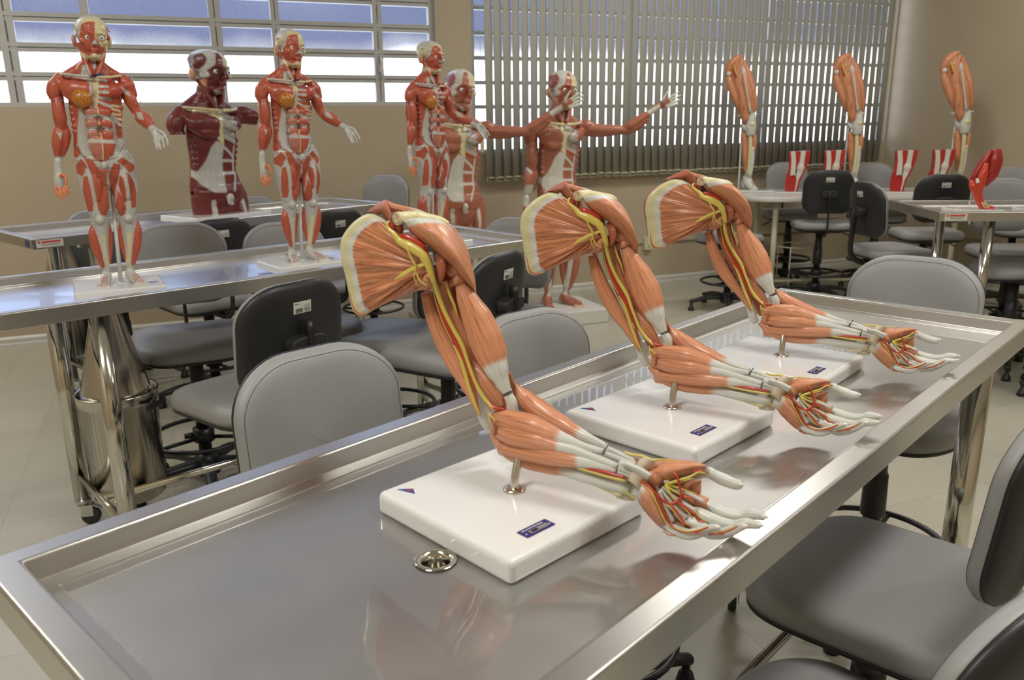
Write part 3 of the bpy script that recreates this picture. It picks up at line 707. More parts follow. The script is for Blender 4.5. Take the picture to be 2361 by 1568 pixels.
def lens(m, k, inner, mid, outer, s_in, s_mid, s_out, thick=0.012, ten=None, nv=24, nu=10):
    f, sc = KS[k]
    def cur(pts, s):
        if not hasattr(s, '__len__'): s = [s]*len(pts)
        Q = [(*f(x, y), q) for (x, y), q in zip(pts, s)]
        return catmull(Q, nv)
    I, Mi, O = cur(inner, s_in), cur(mid, s_mid), cur(outer, s_out); T_ = interp(list(ten), nv) if ten else [0]*(nv+1)
    rings = []; i0 = len(m.v); n = 2*nu
    for v in range(nv+1):
        a, b_, c = I[v], Mi[v], O[v]; ring = []
        for u in range(nu):
            q = u/nu; w0, w1, w2 = 2*(q-.5)*(q-1), 4*q*(1-q), 2*q*(q-.5); p = a*w0+b_*w1+c*w2; ring.append(p)
        bb = b_.copy(); bb[2] = min(a[2], c[2])-thick
        for u in range(nu):
            q = 1-u/nu; w0, w1, w2 = 2*(q-.5)*(q-1), 4*q*(1-q), 2*q*(q-.5); p = a*w0+bb*w1+c*w2; ring.append(p)
        for p in ring: m.addv(trace(p[0], p[1], p[2])[0], T_[v])
    for v in range(nv):
        for u in range(n):
            u2 = (u+1) % n; ua, ub = (u/n), ((u+1)/n); va, vb = v/nv*.25, (v+1)/nv*.25
            m.addf((i0+v*n+u, i0+(v+1)*n+u, i0+(v+1)*n+u2, i0+v*n+u2), [(ua, va), (ua, vb), (ub, vb), (ub, va)])
    m.addf([i0+k_ for k_ in range(n)], smooth=False); m.addf([i0+nv*n+k_ for k_ in range(n)][::-1], smooth=False)
def make_arm():
    A = empty('arm_model')
    # base board, tilted corner lifted nowhere: a thick moulded plate
    m = MB(); bz = -0.036
    R_ = Matrix.Rotation(math.radians(21.5), 3, 'Z')
    bx, by = ARM_BASE
    m.box(Vector((bx, by, bz+.017)), (0.258, 0.268, 0.034), rot=R_)
    m.build('base', MAT['whiteplastic'], A, bevel=.009, seg=4)
    def onb(u, v, z=0.0): return Vector((bx, by, bz+.0342+z))+R_ @ Vector((u, v, 0))
    # emblem: blue wedge with red strokes
    m = MB(); q = [onb(-.106, .117), onb(-.089, .103), onb(-.097, .089)]
    i = [m.addv(p) for p in q]+[m.addv(p+Vector((0, 0, .0006))) for p in q]
    m.addf((i[3], i[4], i[5]), smooth=False); m.addf((i[0], i[3], i[5], i[2]), smooth=False); m.addf((i[0], i[1], i[4], i[3]), smooth=False); m.addf((i[1], i[2], i[5], i[4]), smooth=False)
    em = m.build('emblem', MAT['blue'], A)
    m = MB()
    for (a, b_, c, d) in ((-.0965, .106, -.0975, .098), (-.094, .104, -.095, .096), (-.0915, .103, -.0935, .097), (-.100, .104, -.1005, .099)):
        p0, p1 = onb(a, b_, .0009), onb(c, d, .0009); m.tube([p0, p1], .0007, 4)
    m.build('emblem_red', MAT['redink'], em)
    # blue name label
    onb0 = onb
    def onb(u, v, z=0.0): return onb0(-.050+(u-.045)*.68, -.100+(v+.098)*.68, z)
    m = MB(); m.box(onb(.045, -.096, .0005), (.0503, .0197, .001), rot=R_); pl = m.build('plate', MAT['purple'], A, bevel=.0004)
    m = MB(); m.box(onb(.048, -.100, .0013), (.0326, .0078, .0006), rot=R_); m.build('paper', MAT['greyprint'], pl)
    m = MB()
    for k_ in range(9): m.box(onb(.029+k_*.0018, -.100, .0018), (.0006, .0051, .0004), rot=R_)
    m.build('barcode', MAT['ink'], pl)
    m = MB()
    for k_, (a, w) in enumerate(((.018, .008), (.027, .006), (.036, .009), (.046, .007), (.055, .008), (.064, .009))): m.box(onb(a, -.0885, .0011), (w*.68, .0015, .0004), rot=R_)
    for a in (.0145, .0755): m.lathe([(0, 0), (.0012, 0), (.0012, .0006), (0, .0006)], 10, onb(a, -.1005 if a > .05 else -.101, .0009))
    m.build('plate_print', MAT['label'], pl)
    # rod
    m = MB(); m.tube([(0, 0, bz+.03), (.004, .003, .02), (.018, .014, .056)], [.0062, .0062, .0062], 16, res=8); m.lathe([(0, -.002), (.0155, -.002), (.0155, .0005), (.0125, .0022), (.0075, .003), (0, .003)], 24, (0, 0, 0)); m.build('rod', MAT['rod'], A)
    P = lambda mb, nm, mt: mb.build(nm, MAT[mt], A)
    # --- shoulder blade
    out = [(640, 430), (560, 345), (480, 298), (400, 275), (310, 292), (190, 370), (100, 470), (42, 570), (22, 690), (38, 850), (78, 1000), (108, 1150), (138, 1300), (162, 1410), (205, 1478), (270, 1503), (345, 1490), (450, 1425), (570, 1362), (700, 1305), (840, 1245), (980, 1203), (1120, 1190), (1170, 1080), (1150, 900), (1080, 740), (960, 620), (780, 520)]
    edge = [.6, 1.2, 1.5, 1.5, 1.5, 1.5, 1.5, 1.5, 1.5, 1.5, 1.5, 1.5, 1.5, 1.5, 1.4, 1.0, .2, 0, 0, 0, 0, 0, 0, 0, 0, 0, 0, .2]
    nO = 112; oc = []; ec = []
    for k_ in range(nO):
        t_ = k_/nO*len(out); i = int(t_); f = t_-i; g = lambda j: np.array(out[j % len(out)], float)
        a, b_, c, d = g(i-1), g(i), g(i+1), g(i+2); oc.append(0.5*((2*b_)+(-a+c)*f+(2*a-5*b_+4*c-d)*f*f+(-a+3*b_-3*c+d)*f**3)); ec.append(edge[i]*(1-f)+edge[(i+1) % len(out)]*f)
    Fc = np.array([1090., 930.]); m = MB(); ts = [0, .012, .03, .05, .075, .10, .13, .17, .22, .28, .35, .45, .55, .65, .75, .85, .93, .985]
    i0 = 0
    rng = random.Random(5); ridge = [0.0018*math.sin(k_*0.9)+0.0015*math.sin(k_*0.37+1) for k_ in range(nO)]
    for t_ in ts:
        for k_ in range(nO):
            p = oc[k_]*(1-t_)+Fc*t_; bul = math.sqrt(min(1, t_/.03))*.007+.014*math.sin(PI*min(1, t_*.95+.05))+ridge[k_]*math.sin(PI*min(1, t_*1.2))*1.2
            base_s = -.038-.000012*(oc[k_][1]-400)*(1-t_)
            tv = ec[k_]*(1.0 if t_ < .045 else max(0, 1-(t_-.045)/.14)) if ec[k_] > 0 else 0
            m.addv(trace(*S_(*p), base_s+bul)[0], tv)
    for j in range(len(ts)-1):
        for k_ in range(nO):
            k2 = (k_+1) % nO; m.addf((i0+j*nO+k_, i0+j*nO+k2, i0+(j+1)*nO+k2, i0+(j+1)*nO+k_), [(k_/nO, ts[j]), ((k_+1)/nO, ts[j]), ((k_+1)/nO, ts[j+1]), (k_/nO, ts[j+1])])
    m.addf([i0+(len(ts)-1)*nO+k_ for k_ in range(nO)][::-1])
    P(m, 'subscapularis', 'blade')
    m = MB()                                                     # muscles on the back of the blade
    rings = []
    for t_, s in ((0.010, -.040), (.016, -.046), (.030, -.056), (.10, -.066), (.4, -.073), (.98, -.078)):
        rings.append([trace(*S_(*(oc[k_]*(1-t_)+Fc*t_)), s)[0] for k_ in range(nO)])
    m.layers(rings[::-1]); P(m, 'infraspinatus', 'mus_red')
    # --- trapezius piece and spine
    m = MB(); lens(m, 'S', [(325, 280), (430, 185), (565, 108), (600, 150), (640, 250)], [(400, 250), (480, 215), (560, 190), (610, 260), (640, 330)], [(480, 300), (520, 275), (570, 330), (600, 370), (650, 400)], -.045, [-.034, -.025, -.02, -.02, -.018], -.035, .03); P(m, 'trapezius', 'mus_red')
    m = MB(); strand(m, 'S', [(575, 120), (640, 190), (760, 225), (900, 250), (1060, 290)], [14, 50, 52, 45, 30], [-.045, -.045, -.055, -.065, -.075], .8, [0, .1, .2, .5, 1]); P(m, 'supraspinatus', 'mus')
    m = MB(); strand(m, 'S', [(712, 335), (800, 318), (930, 300), (1080, 320), (1230, 350), (1330, 400)], [78, 72, 55, 48, 40, 25], [-.022, -.034, -.050, -.055, -.055, -.06], .95); P(m, 'clavicle', 'bone')
    m = MB(); c0, mp = trace(*S_(700, 336), -.0225); c1, _ = trace(*S_(712, 335), -.024); ax = Vector(c0-c1).normalized() if np.linalg.norm(c0-c1) > 1e-6 else Vector((TN[0], TN[1], 0))
    nrm = Vector((TN[0]-.25, TN[1], 0.0)).normalized(); sd = Vector((0, 0, 1)).cross(nrm).normalized(); upv = nrm.cross(sd)
    def disc(m, cpx, rx, rz, s, off, n=28):
        c, mp = trace(*S_(*cpx), s); c = Vector(c)+nrm*off; r_ = [c+sd*rx/5.226*mp*math.cos(2*PI*k_/n)+upv*rz/5.226*mp*math.sin(2*PI*k_/n) for k_ in range(n)]
        r2 = [p-nrm*.006 for p in r_]; m.layers([r2, r_])
    disc(m, (703, 335), 68, 80, -.016, 0); face = m.build('clavicle_end', MAT['bone'], A)
    m = MB(); disc(m, (703, 335), 57, 70, -.016, .0006); m.build('marrow', MAT['spongy'], face)
    m = MB(); strand(m, 'S', [(735, 400), (735, 470), (730, 530)], [45, 58, 40], -.032, .8); P(m, 'subclavius', 'mus_red')
    # --- deltoid
    m = MB(); lens(m, 'S', [(782, 365), (860, 490), (1000, 610), (1180, 740), (1360, 900), (1500, 1060), (1600, 1165), (1650, 1235)],
                   [(1010, 325), (1090, 420), (1200, 520), (1330, 660), (1450, 820), (1550, 990), (1620, 1120), (1655, 1238)],
                   [(1290, 365), (1400, 440), (1480, 550), (1550, 690), (1600, 850), (1640, 1020), (1658, 1150), (1660, 1242)],
                   [-.022, -.026, -.03, -.034, -.04, -.048, -.055, -.06], [-.018, -.008, -.005, -.006, -.012, -.024, -.04, -.06], [-.065, -.07, -.07, -.072, -.075, -.075, -.07, -.06], .02, [1, .25, 0, 0, 0, 0, 0, .6], nv=30, nu=16); P(m, 'deltoid', 'mus')
    m = MB(); strand(m, 'S', [(1290, 860), (1380, 960), (1480, 1050), (1560, 1130)], [70, 85, 60, 25], [-.05, -.05, -.055, -.06], .7, [0, 0, .4, 1]); P(m, 'coracoid_muscle', 'mus')
    m = MB(); strand(m, 'S', [(1190, 760), (1225, 840), (1240, 940), (1225, 1050), (1205, 1100)], [35, 65, 70, 55, 15], [-.045, -.034, -.030, -.032, -.04], .55); P(m, 'pectoralis_stub', 'mus_red')
    m = MB(); strand(m, 'S', [(1350, 1120), (1430, 1075), (1520, 1110)], [50, 58, 40], [-.052, -.046, -.055], .7); P(m, 'biceps_origin', 'mus'); m = MB(); strand(m, 'S', [(1150, 640), (1170, 760), (1175, 860)], [30, 35, 20], -.062, .7, [1, 1, 1]); P(m, 'shoulder_capsule', 'mus')
    # --- upper arm
    m = MB(); strand(m, 'U', [(330, -100), (380, 200), (520, 560), (700, 900), (860, 1200), (960, 1420)], [110, 120, 120, 110, 90, 80], -.072, .6); P(m, 'humerus', 'mus_red')
    m = MB(); strand(m, 'U', [(135, 150), (215, 400), (335, 680), (445, 900), (560, 1110), (676, 1385)], [58, 82, 98, 84, 56, 12], [-.062, -.064, -.062, -.055, -.046, -.034], .72, [0, 0, 0, 0, 0, .2], n=18, power=.9); P(m, 'triceps', 'mus')
    m = MB(); strand(m, 'U', [(145, 128), (160, 100)], [56, 60], [-.062, -.062], .7); P(m, 'triceps_origin', 'mus_red')
    m = MB(); strand(m, 'U', [(315, 40), (370, 250), (440, 470), (530, 680), (600, 850)], [62, 66, 62, 60, 40], [-.054, -.056, -.056, -.054, -.055], .7, n=16); P(m, 'coracobrachialis', 'mus')
    m = MB(); strand(m, 'U', [(560, 800), (650, 960), (740, 1080), (830, 1200), (900, 1300)], [30, 78, 88, 74, 25], [-.056, -.050, -.046, -.044, -.042], .7, n=16); P(m, 'brachialis', 'mus')
    m = MB(); strand(m, 'U', [(470, 48), (560, 230), (660, 430), (735, 610), (795, 770), (850, 920), (905, 1050), (958, 1165)], [48, 118, 168, 188, 176, 130, 82, 50], [-.052, -.052, -.052, -.050, -.048, -.044, -.042, -.040], [.8, .75, .7, .7, .7, .65, .6, .5], [0, 0, 0, 0, 0.0, .72, 1, 1], n=26, res=44); P(m, 'biceps', 'mus')
    m = MB(); strand(m, 'U', [(955, 1158), (962, 1172)], [51, 51], [-.039, -.039], .48, n=20); P(m, 'biceps_joint', 'gap')
    m = MB(); strand(m, 'U', [(966, 1182), (1000, 1255), (1005, 1335)], [53, 62, 66], [-.041, -.040, -.040], .55, [1, 1, 1], n=18); P(m, 'biceps_tendon', 'tendon')
    m = MB(); strand(m, 'U', [(975, 950), (1005, 1050), (1045, 1180), (1070, 1260)], [22, 30, 24, 10], -.06, .7); P(m, 'lateral_brachialis', 'mus')
    m = MB(); strand(m, 'U', [(1055, 1210), (1090, 1290), (1130, 1380)], [18, 36, 40], -.056, .7); strand(m, 'U', [(600, 1060), (655, 1200), (700, 1330), (745, 1450), (800, 1550)], [16, 44, 62, 66, 50], [-.05, -.045, -.044, -.046, -.05], .75, [1]*5, n=16); P(m, 'elbow_bone', 'tendon')
    # --- forearm
    m = MB(); strand(m, 'F', [(720, 330), (860, 370), (1020, 420), (1200, 470), (1400, 550), (1500, 590)], [110, 105, 90, 72, 62, 60], [-.045, -.035, -.028, -.02, -.018, -.018], .55, [0, 0, 0, .3, 1, 1], n=18); P(m, 'forearm_core', 'mus')
    m = MB(); strand(m, 'F', [(786, 8), (850, 100), (945, 178), (1050, 245), (1140, 297), (1240, 345), (1330, 388)], [6, 58, 66, 58, 46, 30, 22], [-.058, -.058, -.055, -.048, -.042, -.036, -.03], .75, [0, 0, 0, 0, .35, 1, 1], n=18); P(m, 'brachioradialis', 'mus')
    m = MB(); strand(m, 'F', [(668, 215), (760, 232), (880, 262), (980, 303), (1080, 345), (1190, 383), (1312, 416)], [42, 66, 72, 60, 42, 26, 20], [-.034, -.022, -.016, -.014, -.012, -.012, -.012], .8, [0, 0, 0, 0, .7, 1, 1], n=18); P(m, 'pronator_teres', 'mus')
    m = MB(); strand(m, 'F', [(668, 285), (770, 318), (900, 345), (1000, 372), (1090, 392), (1220, 436), (1395, 505)], [38, 62, 62, 46, 34, 26, 24], [-.028, -.014, -.008, -.007, -.006, -.005, -.004], .8, [0, 0, 0, .1, .85, 1, 1], n=18); P(m, 'flexor_carpi_radialis', 'mus')
    m = MB(); strand(m, 'F', [(720, 390), (850, 415), (980, 436), (1100, 458), (1200, 475), (1300, 502), (1395, 528)], [40, 54, 58, 52, 40, 26, 20], [-.022, -.012, -.006, -.004, -.003, -.002, -.002], .8, [0, 0, 0, 0, .75, 1, 1], n=18); P(m, 'flexor_digitorum', 'mus')
    m = MB(); strand(m, 'F', [(672, 300), (740, 392), (860, 462), (980, 500), (1090, 525), (1200, 560), (1340, 598), (1470, 640)], [44, 54, 54, 46, 38, 40, 42, 40], [-.036, -.028, -.022, -.018, -.012, -.008, -.006, -.006], .8, [0, 0, 0, 0, .55, 1, 1, 1], n=18); P(m, 'flexor_carpi_ulnaris', 'mus')
    m = MB(); strand(m, 'F', [(652, 245), (668, 250), (668, 320)], [10, 12, 8], -.012, .6); P(m, 'pronator_edge', 'mus_red')
    m = MB(); strand(m, 'F', [(1150, 570), (1260, 600), (1360, 635), (1412, 655), (1440, 668)], [8, 20, 30, 34, 14], [-.018, -.012, -.008, -.006, -.01], .8); P(m, 'ulna', 'bone')
    m = MB(); strand(m, 'F', [(1400, 655), (1450, 672), (1500, 690)], [36, 34, 20], [-.012, -.010, -.012], .7, [1, 1, 1]); P(m, 'wrist_ligament', 'ligament')
    m = MB()
    for pts, hw, s in (([(1322, 392), (1400, 425), (1510, 478)], 17, -.018), ([(1318, 422), (1400, 455), (1500, 495)], 16, -.012), ([(1405, 480), (1470, 505), (1540, 545)], 20, .0), ([(1402, 505), (1460, 530), (1520, 560)], 20, .001), ([(1398, 532), (1450, 550), (1500, 570)], 17, .001)):
        strand(m, 'F', pts, hw, s, .8, [1, 1, 1], n=10)
    P(m, 'flexor_tendons', 'tendon')
    m = MB()
    for pts in ([(1340, 376), (1322, 402), (1308, 430)], [(1408, 472), (1396, 505), (1388, 540)]): strand(m, 'F', pts, 3.5, .0015 if pts[0][0] > 1400 else -.009, 1.0, n=8)
    P(m, 'tendon_joint', 'gap')
    # wrist band and palmaris fan
    m = MB(); lens(m, 'F', [(1540, 448), (1512, 470), (1492, 492)], [(1580, 455), (1550, 480), (1528, 505)], [(1625, 476), (1600, 500), (1568, 524)], -.02, -.008, -.012, .012)
    lens(m, 'F', [(1475, 518), (1455, 548), (1445, 582)], [(1512, 538), (1492, 568), (1485, 600)], [(1568, 566), (1545, 600), (1525, 650)], [.0, .0, -.004], .006, .0, .012); P(m, 'wrist_band', 'ligament')
    m = MB(); lens(m, 'F', [(1438, 470), (1490, 488), (1540, 508), (1602, 546)], [(1430, 485), (1480, 505), (1530, 530), (1590, 562)], [(1425, 502), (1475, 525), (1520, 552), (1572, 584)], .006, .011, .006, .002, [1, 1, 1, 1], nv=12, nu=8); P(m, 'palmaris_fan', 'tendon')
    # --- hand
    m = MB(); lens(m, 'H', [(430, 520), (700, 560), (1000, 640), (1250, 760), (1400, 850)], [(430, 680), (650, 820), (850, 940), (1100, 1020), (1350, 1080)], [(370, 820), (560, 1090), (770, 1270), (1000, 1350), (1250, 1340)], [-.02, -.026, -.03, -.032, -.03], [-.012, -.016, -.018, -.02, -.02], [-.006, 0, .002, .004, .004], .014, nv=20, nu=12); P(m, 'palm', 'mus')
    m = MB(); lens(m, 'H', [(350, 800), (455, 965), (565, 1085), (680, 1200), (745, 1250)], [(400, 680), (520, 840), (630, 980), (720, 1120), (780, 1210)], [(450, 590), (590, 720), (690, 880), (760, 1040), (815, 1170)], [-.006, -.002, .0, .002, .002], [.005, .012, .014, .012, .006], [-.004, -.002, -.002, 0, 0], .016, [.62, .1, 0, .2, .8], nv=22); P(m, 'hypothenar', 'mus')
    m = MB(); lens(m, 'H', [(485, 375), (735, 245), (1000, 252), (1200, 270), (1370, 332)], [(520, 425), (760, 370), (1000, 345), (1190, 325), (1350, 345)], [(545, 500), (800, 545), (980, 480), (1150, 432), (1315, 388)], [-.03, -.042, -.045, -.045, -.042], [-.012, -.012, -.02, -.028, -.036], [-.008, -.014, -.022, -.03, -.036], .018, [.2, 0, 0, 0, .4], nv=26, nu=12); P(m, 'thenar', 'mus')
    m = MB(); lens(m, 'H', [(470, 440), (520, 570), (590, 660), (650, 745)], [(590, 450), (630, 560), (645, 650), (660, 745)], [(780, 500), (740, 570), (690, 650), (668, 735)], -.012, [-.007, -.004, -.006, -.01], -.014, .012, [.25, .35, .35, .5]); P(m, 'adductor_base', 'mus')
    m = MB(); strand(m, 'H', [(-40, 520), (120, 600), (270, 670), (400, 715), (470, 740)], [60, 88, 104, 92, 40], [-.012, -.010, -.010, -.010, -.012], .6, [1]*5, n=16); P(m, 'wrist', 'tendon')
    m = MB(); lens(m, 'H', [(860, 590), (1100, 545), (1290, 540)], [(900, 640), (1080, 620), (1285, 640)], [(960, 690), (1100, 720), (1275, 738)], -.030, -.028, -.03, .006); lens(m, 'H', [(1050, 640), (1240, 730), (1400, 800)], [(1100, 760), (1240, 800), (1360, 880)], [(1150, 900), (1260, 920), (1370, 990)], -.032, -.026, -.024, .008); P(m, 'web_muscle', 'mus')
    W1_ = [1]*7
    def fin(nm, pts, hw, s, tip_s):
        m = MB(); hw = [q_*1.1 for q_ in hw]; hw[-1] = hw[-2]*.84; e = pts[-1]; d_ = (pts[-1][0]-pts[-2][0], pts[-1][1]-pts[-2][1]); dl = math.hypot(*d_); pts = list(pts)+[(e[0]+d_[0]/dl*16, e[1]+d_[1]/dl*16)]; hw.append(hw[-1]*.42); s = list(s)+[s[-1]]; strand(m, 'H', pts, hw, s, .92, [1]*len(pts), n=16, res=len(pts)*6); o_ = P(m, nm, 'tendon')
        f, sc = KS['H']; (x, y), (x2, y2) = pts[-1], pts[-2]; c, mp = trace(*f(x*.25+x2*.75, y*.25+y2*.75), tip_s-.0035); m = MB(); m.ball(c, (.0040, .0026, .0026), 14, 8, rot=Matrix.Rotation(-.75, 3, 'Z')); m.build('nail', MAT['nail'], o_); return o_
    fin('thumb', [(830, 560), (1000, 505), (1200, 475), (1380, 430), (1480, 475), (1620, 540), (1760, 595), (1850, 605)], [26, 40, 55, 72, 74, 82, 74, 28], [-.036, -.04, -.044, -.048, -.05, -.052, -.053, -.054], -.0405)
    fin('index_finger', [(1180, 830), (1380, 890), (1560, 985), (1720, 1035), (1880, 1045), (2020, 1030), (2120, 1045), (2190, 1062)], [30, 66, 82, 72, 64, 74, 62, 22], [-.034, -.032, -.03, -.028, -.028, -.028, -.028, -.028], -.0165)
    fin('middle_finger', [(1060, 950), (1250, 1010), (1420, 1090), (1600, 1150), (1760, 1175), (1920, 1160), (2040, 1175), (2122, 1185)], [32, 72, 80, 70, 62, 72, 60, 22], [-.02, -.018, -.016, -.015, -.015, -.014, -.014, -.014], -.003)
    fin('ring_finger', [(880, 1020), (1060, 1100), (1230, 1190), (1400, 1290), (1560, 1305), (1720, 1265), (1840, 1215), (1900, 1200)], [30, 68, 82, 84, 76, 68, 56, 20], [-.008, -.006, -.004, -.004, -.003, -.002, -.001, 0], .010)
    fin('little_finger', [(740, 1170), (860, 1230), (980, 1290), (1120, 1320), (1240, 1295), (1360, 1245), (1450, 1215), (1515, 1215)], [34, 72, 76, 74, 72, 60, 46, 16], [.002, .004, .006, .008, .008, .008, .008, .008], .016)
    m = MB()
    for pts, s in (([(740, 610), (960, 690), (1150, 760), (1320, 850)], -.0165), ([(720, 640), (880, 770), (1040, 880), (1200, 980)], -.008), ([(700, 670), (800, 800), (930, 950), (1080, 1090)], -.001), ([(680, 700), (745, 850), (810, 1000), (880, 1130)], .004), ([(640, 620), (700, 740), (760, 850), (850, 960)], -.006)):
        strand(m, 'H', pts, [20, 26, 27, 34], s, .8, [1, 1, 1, 1], n=10)
    P(m, 'palm_tendons', 'tendon')
    # --- nerves
    m = MB(); strand(m, 'S', [(622, 362), (590, 395), (600, 450), (680, 530), (745, 610), (850, 665), (960, 730), (1040, 800), (1085, 900), (1120, 1000), (1150, 1100)], [14, 24, 26, 32, 48, 62, 62, 54, 50, 44, 36], [-.02, -.018, -.017, -.016, -.016, -.016, -.017, -.017, -.018, -.020, -.023], .7, n=14, res=44)
    strand(m, 'U', [(212, 10), (250, 130), (310, 300), (400, 490), (500, 670), (555, 830), (605, 970), (650, 1080), (715, 1195), (785, 1285), (845, 1335)], [30, 28, 24, 24, 24, 20, 20, 22, 24, 18, 12], [-.026, -.033, -.036, -.036, -.034, -.032, -.03, -.03, -.028, -.026, -.026], .8, n=10, res=44)
    strand(m, 'U', [(195, 40), (235, 220), (300, 430), (415, 672)], [12, 6, 6, 6], [-.034, -.038, -.038, -.036], .9, n=6)
    strand(m, 'U', [(415, 676), (480, 800), (530, 950), (572, 1100), (622, 1235), (686, 1392)], [8, 20, 23, 23, 21, 10], [-.037, -.036, -.034, -.03, -.028, -.026], .8, n=10)
    strand(m, 'U', [(342, 40), (375, 160), (430, 290), (462, 405)], [10, 14, 13, 5], [-.04, -.041, -.042, -.044], .9, n=8)
    strand(m, 'S', [(825, 680), (870, 790), (930, 900), (930, 970), (915, 1040), (962, 1158)], [14, 14, 16, 13, 9, 4], -.012, .9, n=8); strand(m, 'S', [(930, 965), (980, 1075), (1062, 1142)], [13, 12, 6], -.0125, .9, n=8)
    strand(m, 'S', [(675, 1075), (780, 1010), (900, 940), (1045, 880)], [8, 32, 30, 22], -.0165, .4, n=8); strand(m, 'S', [(900, 690), (975, 770), (1015, 840), (1060, 875)], [16, 22, 24, 20], -.0165, .7, n=8)
    strand(m, 'U', [(770, 1325), (775, 1395), (822, 1535)], [10, 9, 5], [-.024, -.022, -.018], .9, n=6); strand(m, 'U', [(774, 1365), (800, 1400), (840, 1450)], [8, 8, 4], [-.022, -.02, -.018], .9, n=6)
    P(m, 'arm_nerves', 'nerve'); m = MB()
    strand(m, 'F', [(1130, 505), (1220, 528), (1330, 560), (1445, 588)], [4, 9, 10, 9], [.0, .002, .004, .006], .8, n=8); strand(m, 'F', [(1420, 640), (1460, 665), (1505, 705)], [5, 6, 4], .002, .8, n=6)
    strand(m, 'F', [(1435, 415), (1480, 432), (1540, 440), (1600, 462), (1660, 460), (1750, 470)], [5, 9, 9, 7, 5, 3], [-.02, -.02, -.02, -.02, -.022, -.026], .8, n=8)
    P(m, 'forearm_nerves', 'nerve'); m = MB()
    for pts, hw, s in (([(770, 605), (950, 550), (1130, 490), (1240, 430), (1352, 442)], [30, 22, 16, 14, 8], [-.012, -.014, -.018, -.024, -.03]), ([(800, 585), (980, 570), (1100, 530), (1200, 516)], [20, 18, 12, 5], [-.014, -.018, -.022, -.026]),
        ([(800, 600), (1000, 670), (1225, 742)], [22, 16, 8], [-.012, -.016, -.020]), ([(780, 620), (880, 690), (985, 748)], [22, 15, 8], -.009), ([(770, 615), (830, 710), (900, 820), (1040, 940), (1160, 1085)], [24, 14, 12, 11, 8], [-.009, -.006, -.003, -.002, -.002]),
        ([(420, 590), (560, 700), (635, 840), (715, 1020), (775, 1140), (850, 1222)], [10, 16, 15, 13, 11, 6], [.004, .006, .008, .010, .012, .012]), ([(690, 830), (830, 925), (950, 1060), (1045, 1190)], [10, 11, 10, 8], .005), ([(1190, 980), (1270, 1070), (1352, 1130)], [9, 11, 6], .0), ([(1030, 790), (1100, 810), (1172, 852)], [9, 9, 6], -.008),
        ([(860, 1200), (960, 1245), (1090, 1275), (1250, 1250), (1360, 1210)], [9, 10, 10, 10, 7], [.012, .014, .016, .017, .016]), ([(1430, 1308), (1560, 1285), (1700, 1235), (1790, 1180)], [9, 10, 10, 6], [.008, .010, .012, .012]), ([(740, 1275), (820, 1335), (960, 1350), (1100, 1392)], [5, 6, 6, 3], [.008, .010, .012, .010])):
        strand(m, 'H', pts, hw, s, .9, n=8)
    P(m, 'hand_nerves', 'nerve')
    # --- arteries
    m = MB(); strand(m, 'S', [(625, 370), (650, 430), (675, 500)], [20, 34, 14], -.0215, .8, n=10)
    strand(m, 'S', [(720, 540), (820, 560), (930, 620), (1020, 680), (1075, 760)], [14, 46, 52, 46, 18], [-.022, -.022, -.024, -.026, -.03], .7, n=12)
    strand(m, 'U', [(215, 70), (262, 260), (335, 440), (425, 620), (498, 745), (542, 860), (590, 1000), (635, 1150), (682, 1375)], [8, 18, 25, 29, 30, 19, 14, 12, 5], [-.038, -.041, -.041, -.040, -.038, -.036, -.034, -.031, -.027], .8, n=10, res=40)
    P(m, 'arm_artery', 'artery'); m = MB()
    strand(m, 'U', [(705, 1175), (755, 1250), (830, 1310), (925, 1325)], [10, 28, 24, 14], [-.03, -.028, -.027, -.026], .8, n=10)
    P(m, 'elbow_artery', 'artery'); m = MB()
    strand(m, 'F', [(1370, 428), (1430, 440), (1515, 468)], [6, 8, 8], -.018, .9, n=8); strand(m, 'F', [(1165, 503), (1240, 518), (1330, 538), (1445, 570)], [4, 10, 10, 9], [.0, .002, .004, .005], .8, n=8)
    P(m, 'forearm_arteries', 'artery'); m = MB()
    for pts, hw, s in (([(880, 425), (945, 510), (980, 650), (1005, 762), (945, 840), (835, 885), (735, 830), (650, 745), (520, 625), (415, 568)], [12, 18, 18, 22, 22, 20, 18, 18, 16, 12], [-.010, -.008, -.008, -.006, -.003, .002, .006, .008, .008, .004]),
        ([(1000, 765), (1110, 790), (1192, 838)], [16, 17, 12], -.008), ([(940, 850), (1075, 935), (1185, 1035), (1245, 1115), (1342, 1150)], [15, 17, 18, 17, 14], [-.002, -.001, 0, .001, .002]), ([(840, 890), (950, 1020), (1050, 1160), (1145, 1202)], [16, 15, 16, 8], [.003, .005, .007, .007]),
        ([(655, 755), (700, 900), (770, 1050), (850, 1185), (950, 1255), (1080, 1290), (1250, 1272), (1385, 1215)], [14, 15, 14, 13, 13, 13, 13, 11], [.008, .010, .012, .013, .014, .016, .018, .018]), ([(1170, 1285), (1240, 1310), (1300, 1342)], [8, 8, 4], .017),
        ([(735, 1270), (830, 1328), (950, 1335), (1112, 1390)], [7, 7, 6, 3], [.008, .010, .012, .010]), ([(1395, 1325), (1550, 1308), (1700, 1262), (1810, 1200)], [10, 11, 11, 7], [.009, .011, .012, .013]), ([(1550, 1310), (1620, 1332)], [6, 3], .011), ([(1130, 432), (1240, 405), (1362, 425)], [10, 17, 12], [-.026, -.028, -.032])):
        strand(m, 'H', pts, hw, s, .9, n=8)
    P(m, 'hand_arteries', 'artery')
    return A
MAT['blue'] = simple('emblem_blue', (0.03, 0.06, 0.30), 0.35)
MAT['nail'] = simple('painted_nail', (0.72, 0.71, 0.64), 0.3)
ARM_BASE = (-0.0066, -0.0033)
arm = make_arm()
AG = 'muscled arm models on the front table'
tag(arm, 'nearest and largest orange muscled arm model, beside the drain hole', 'arm model', AG); arm.location = ROD
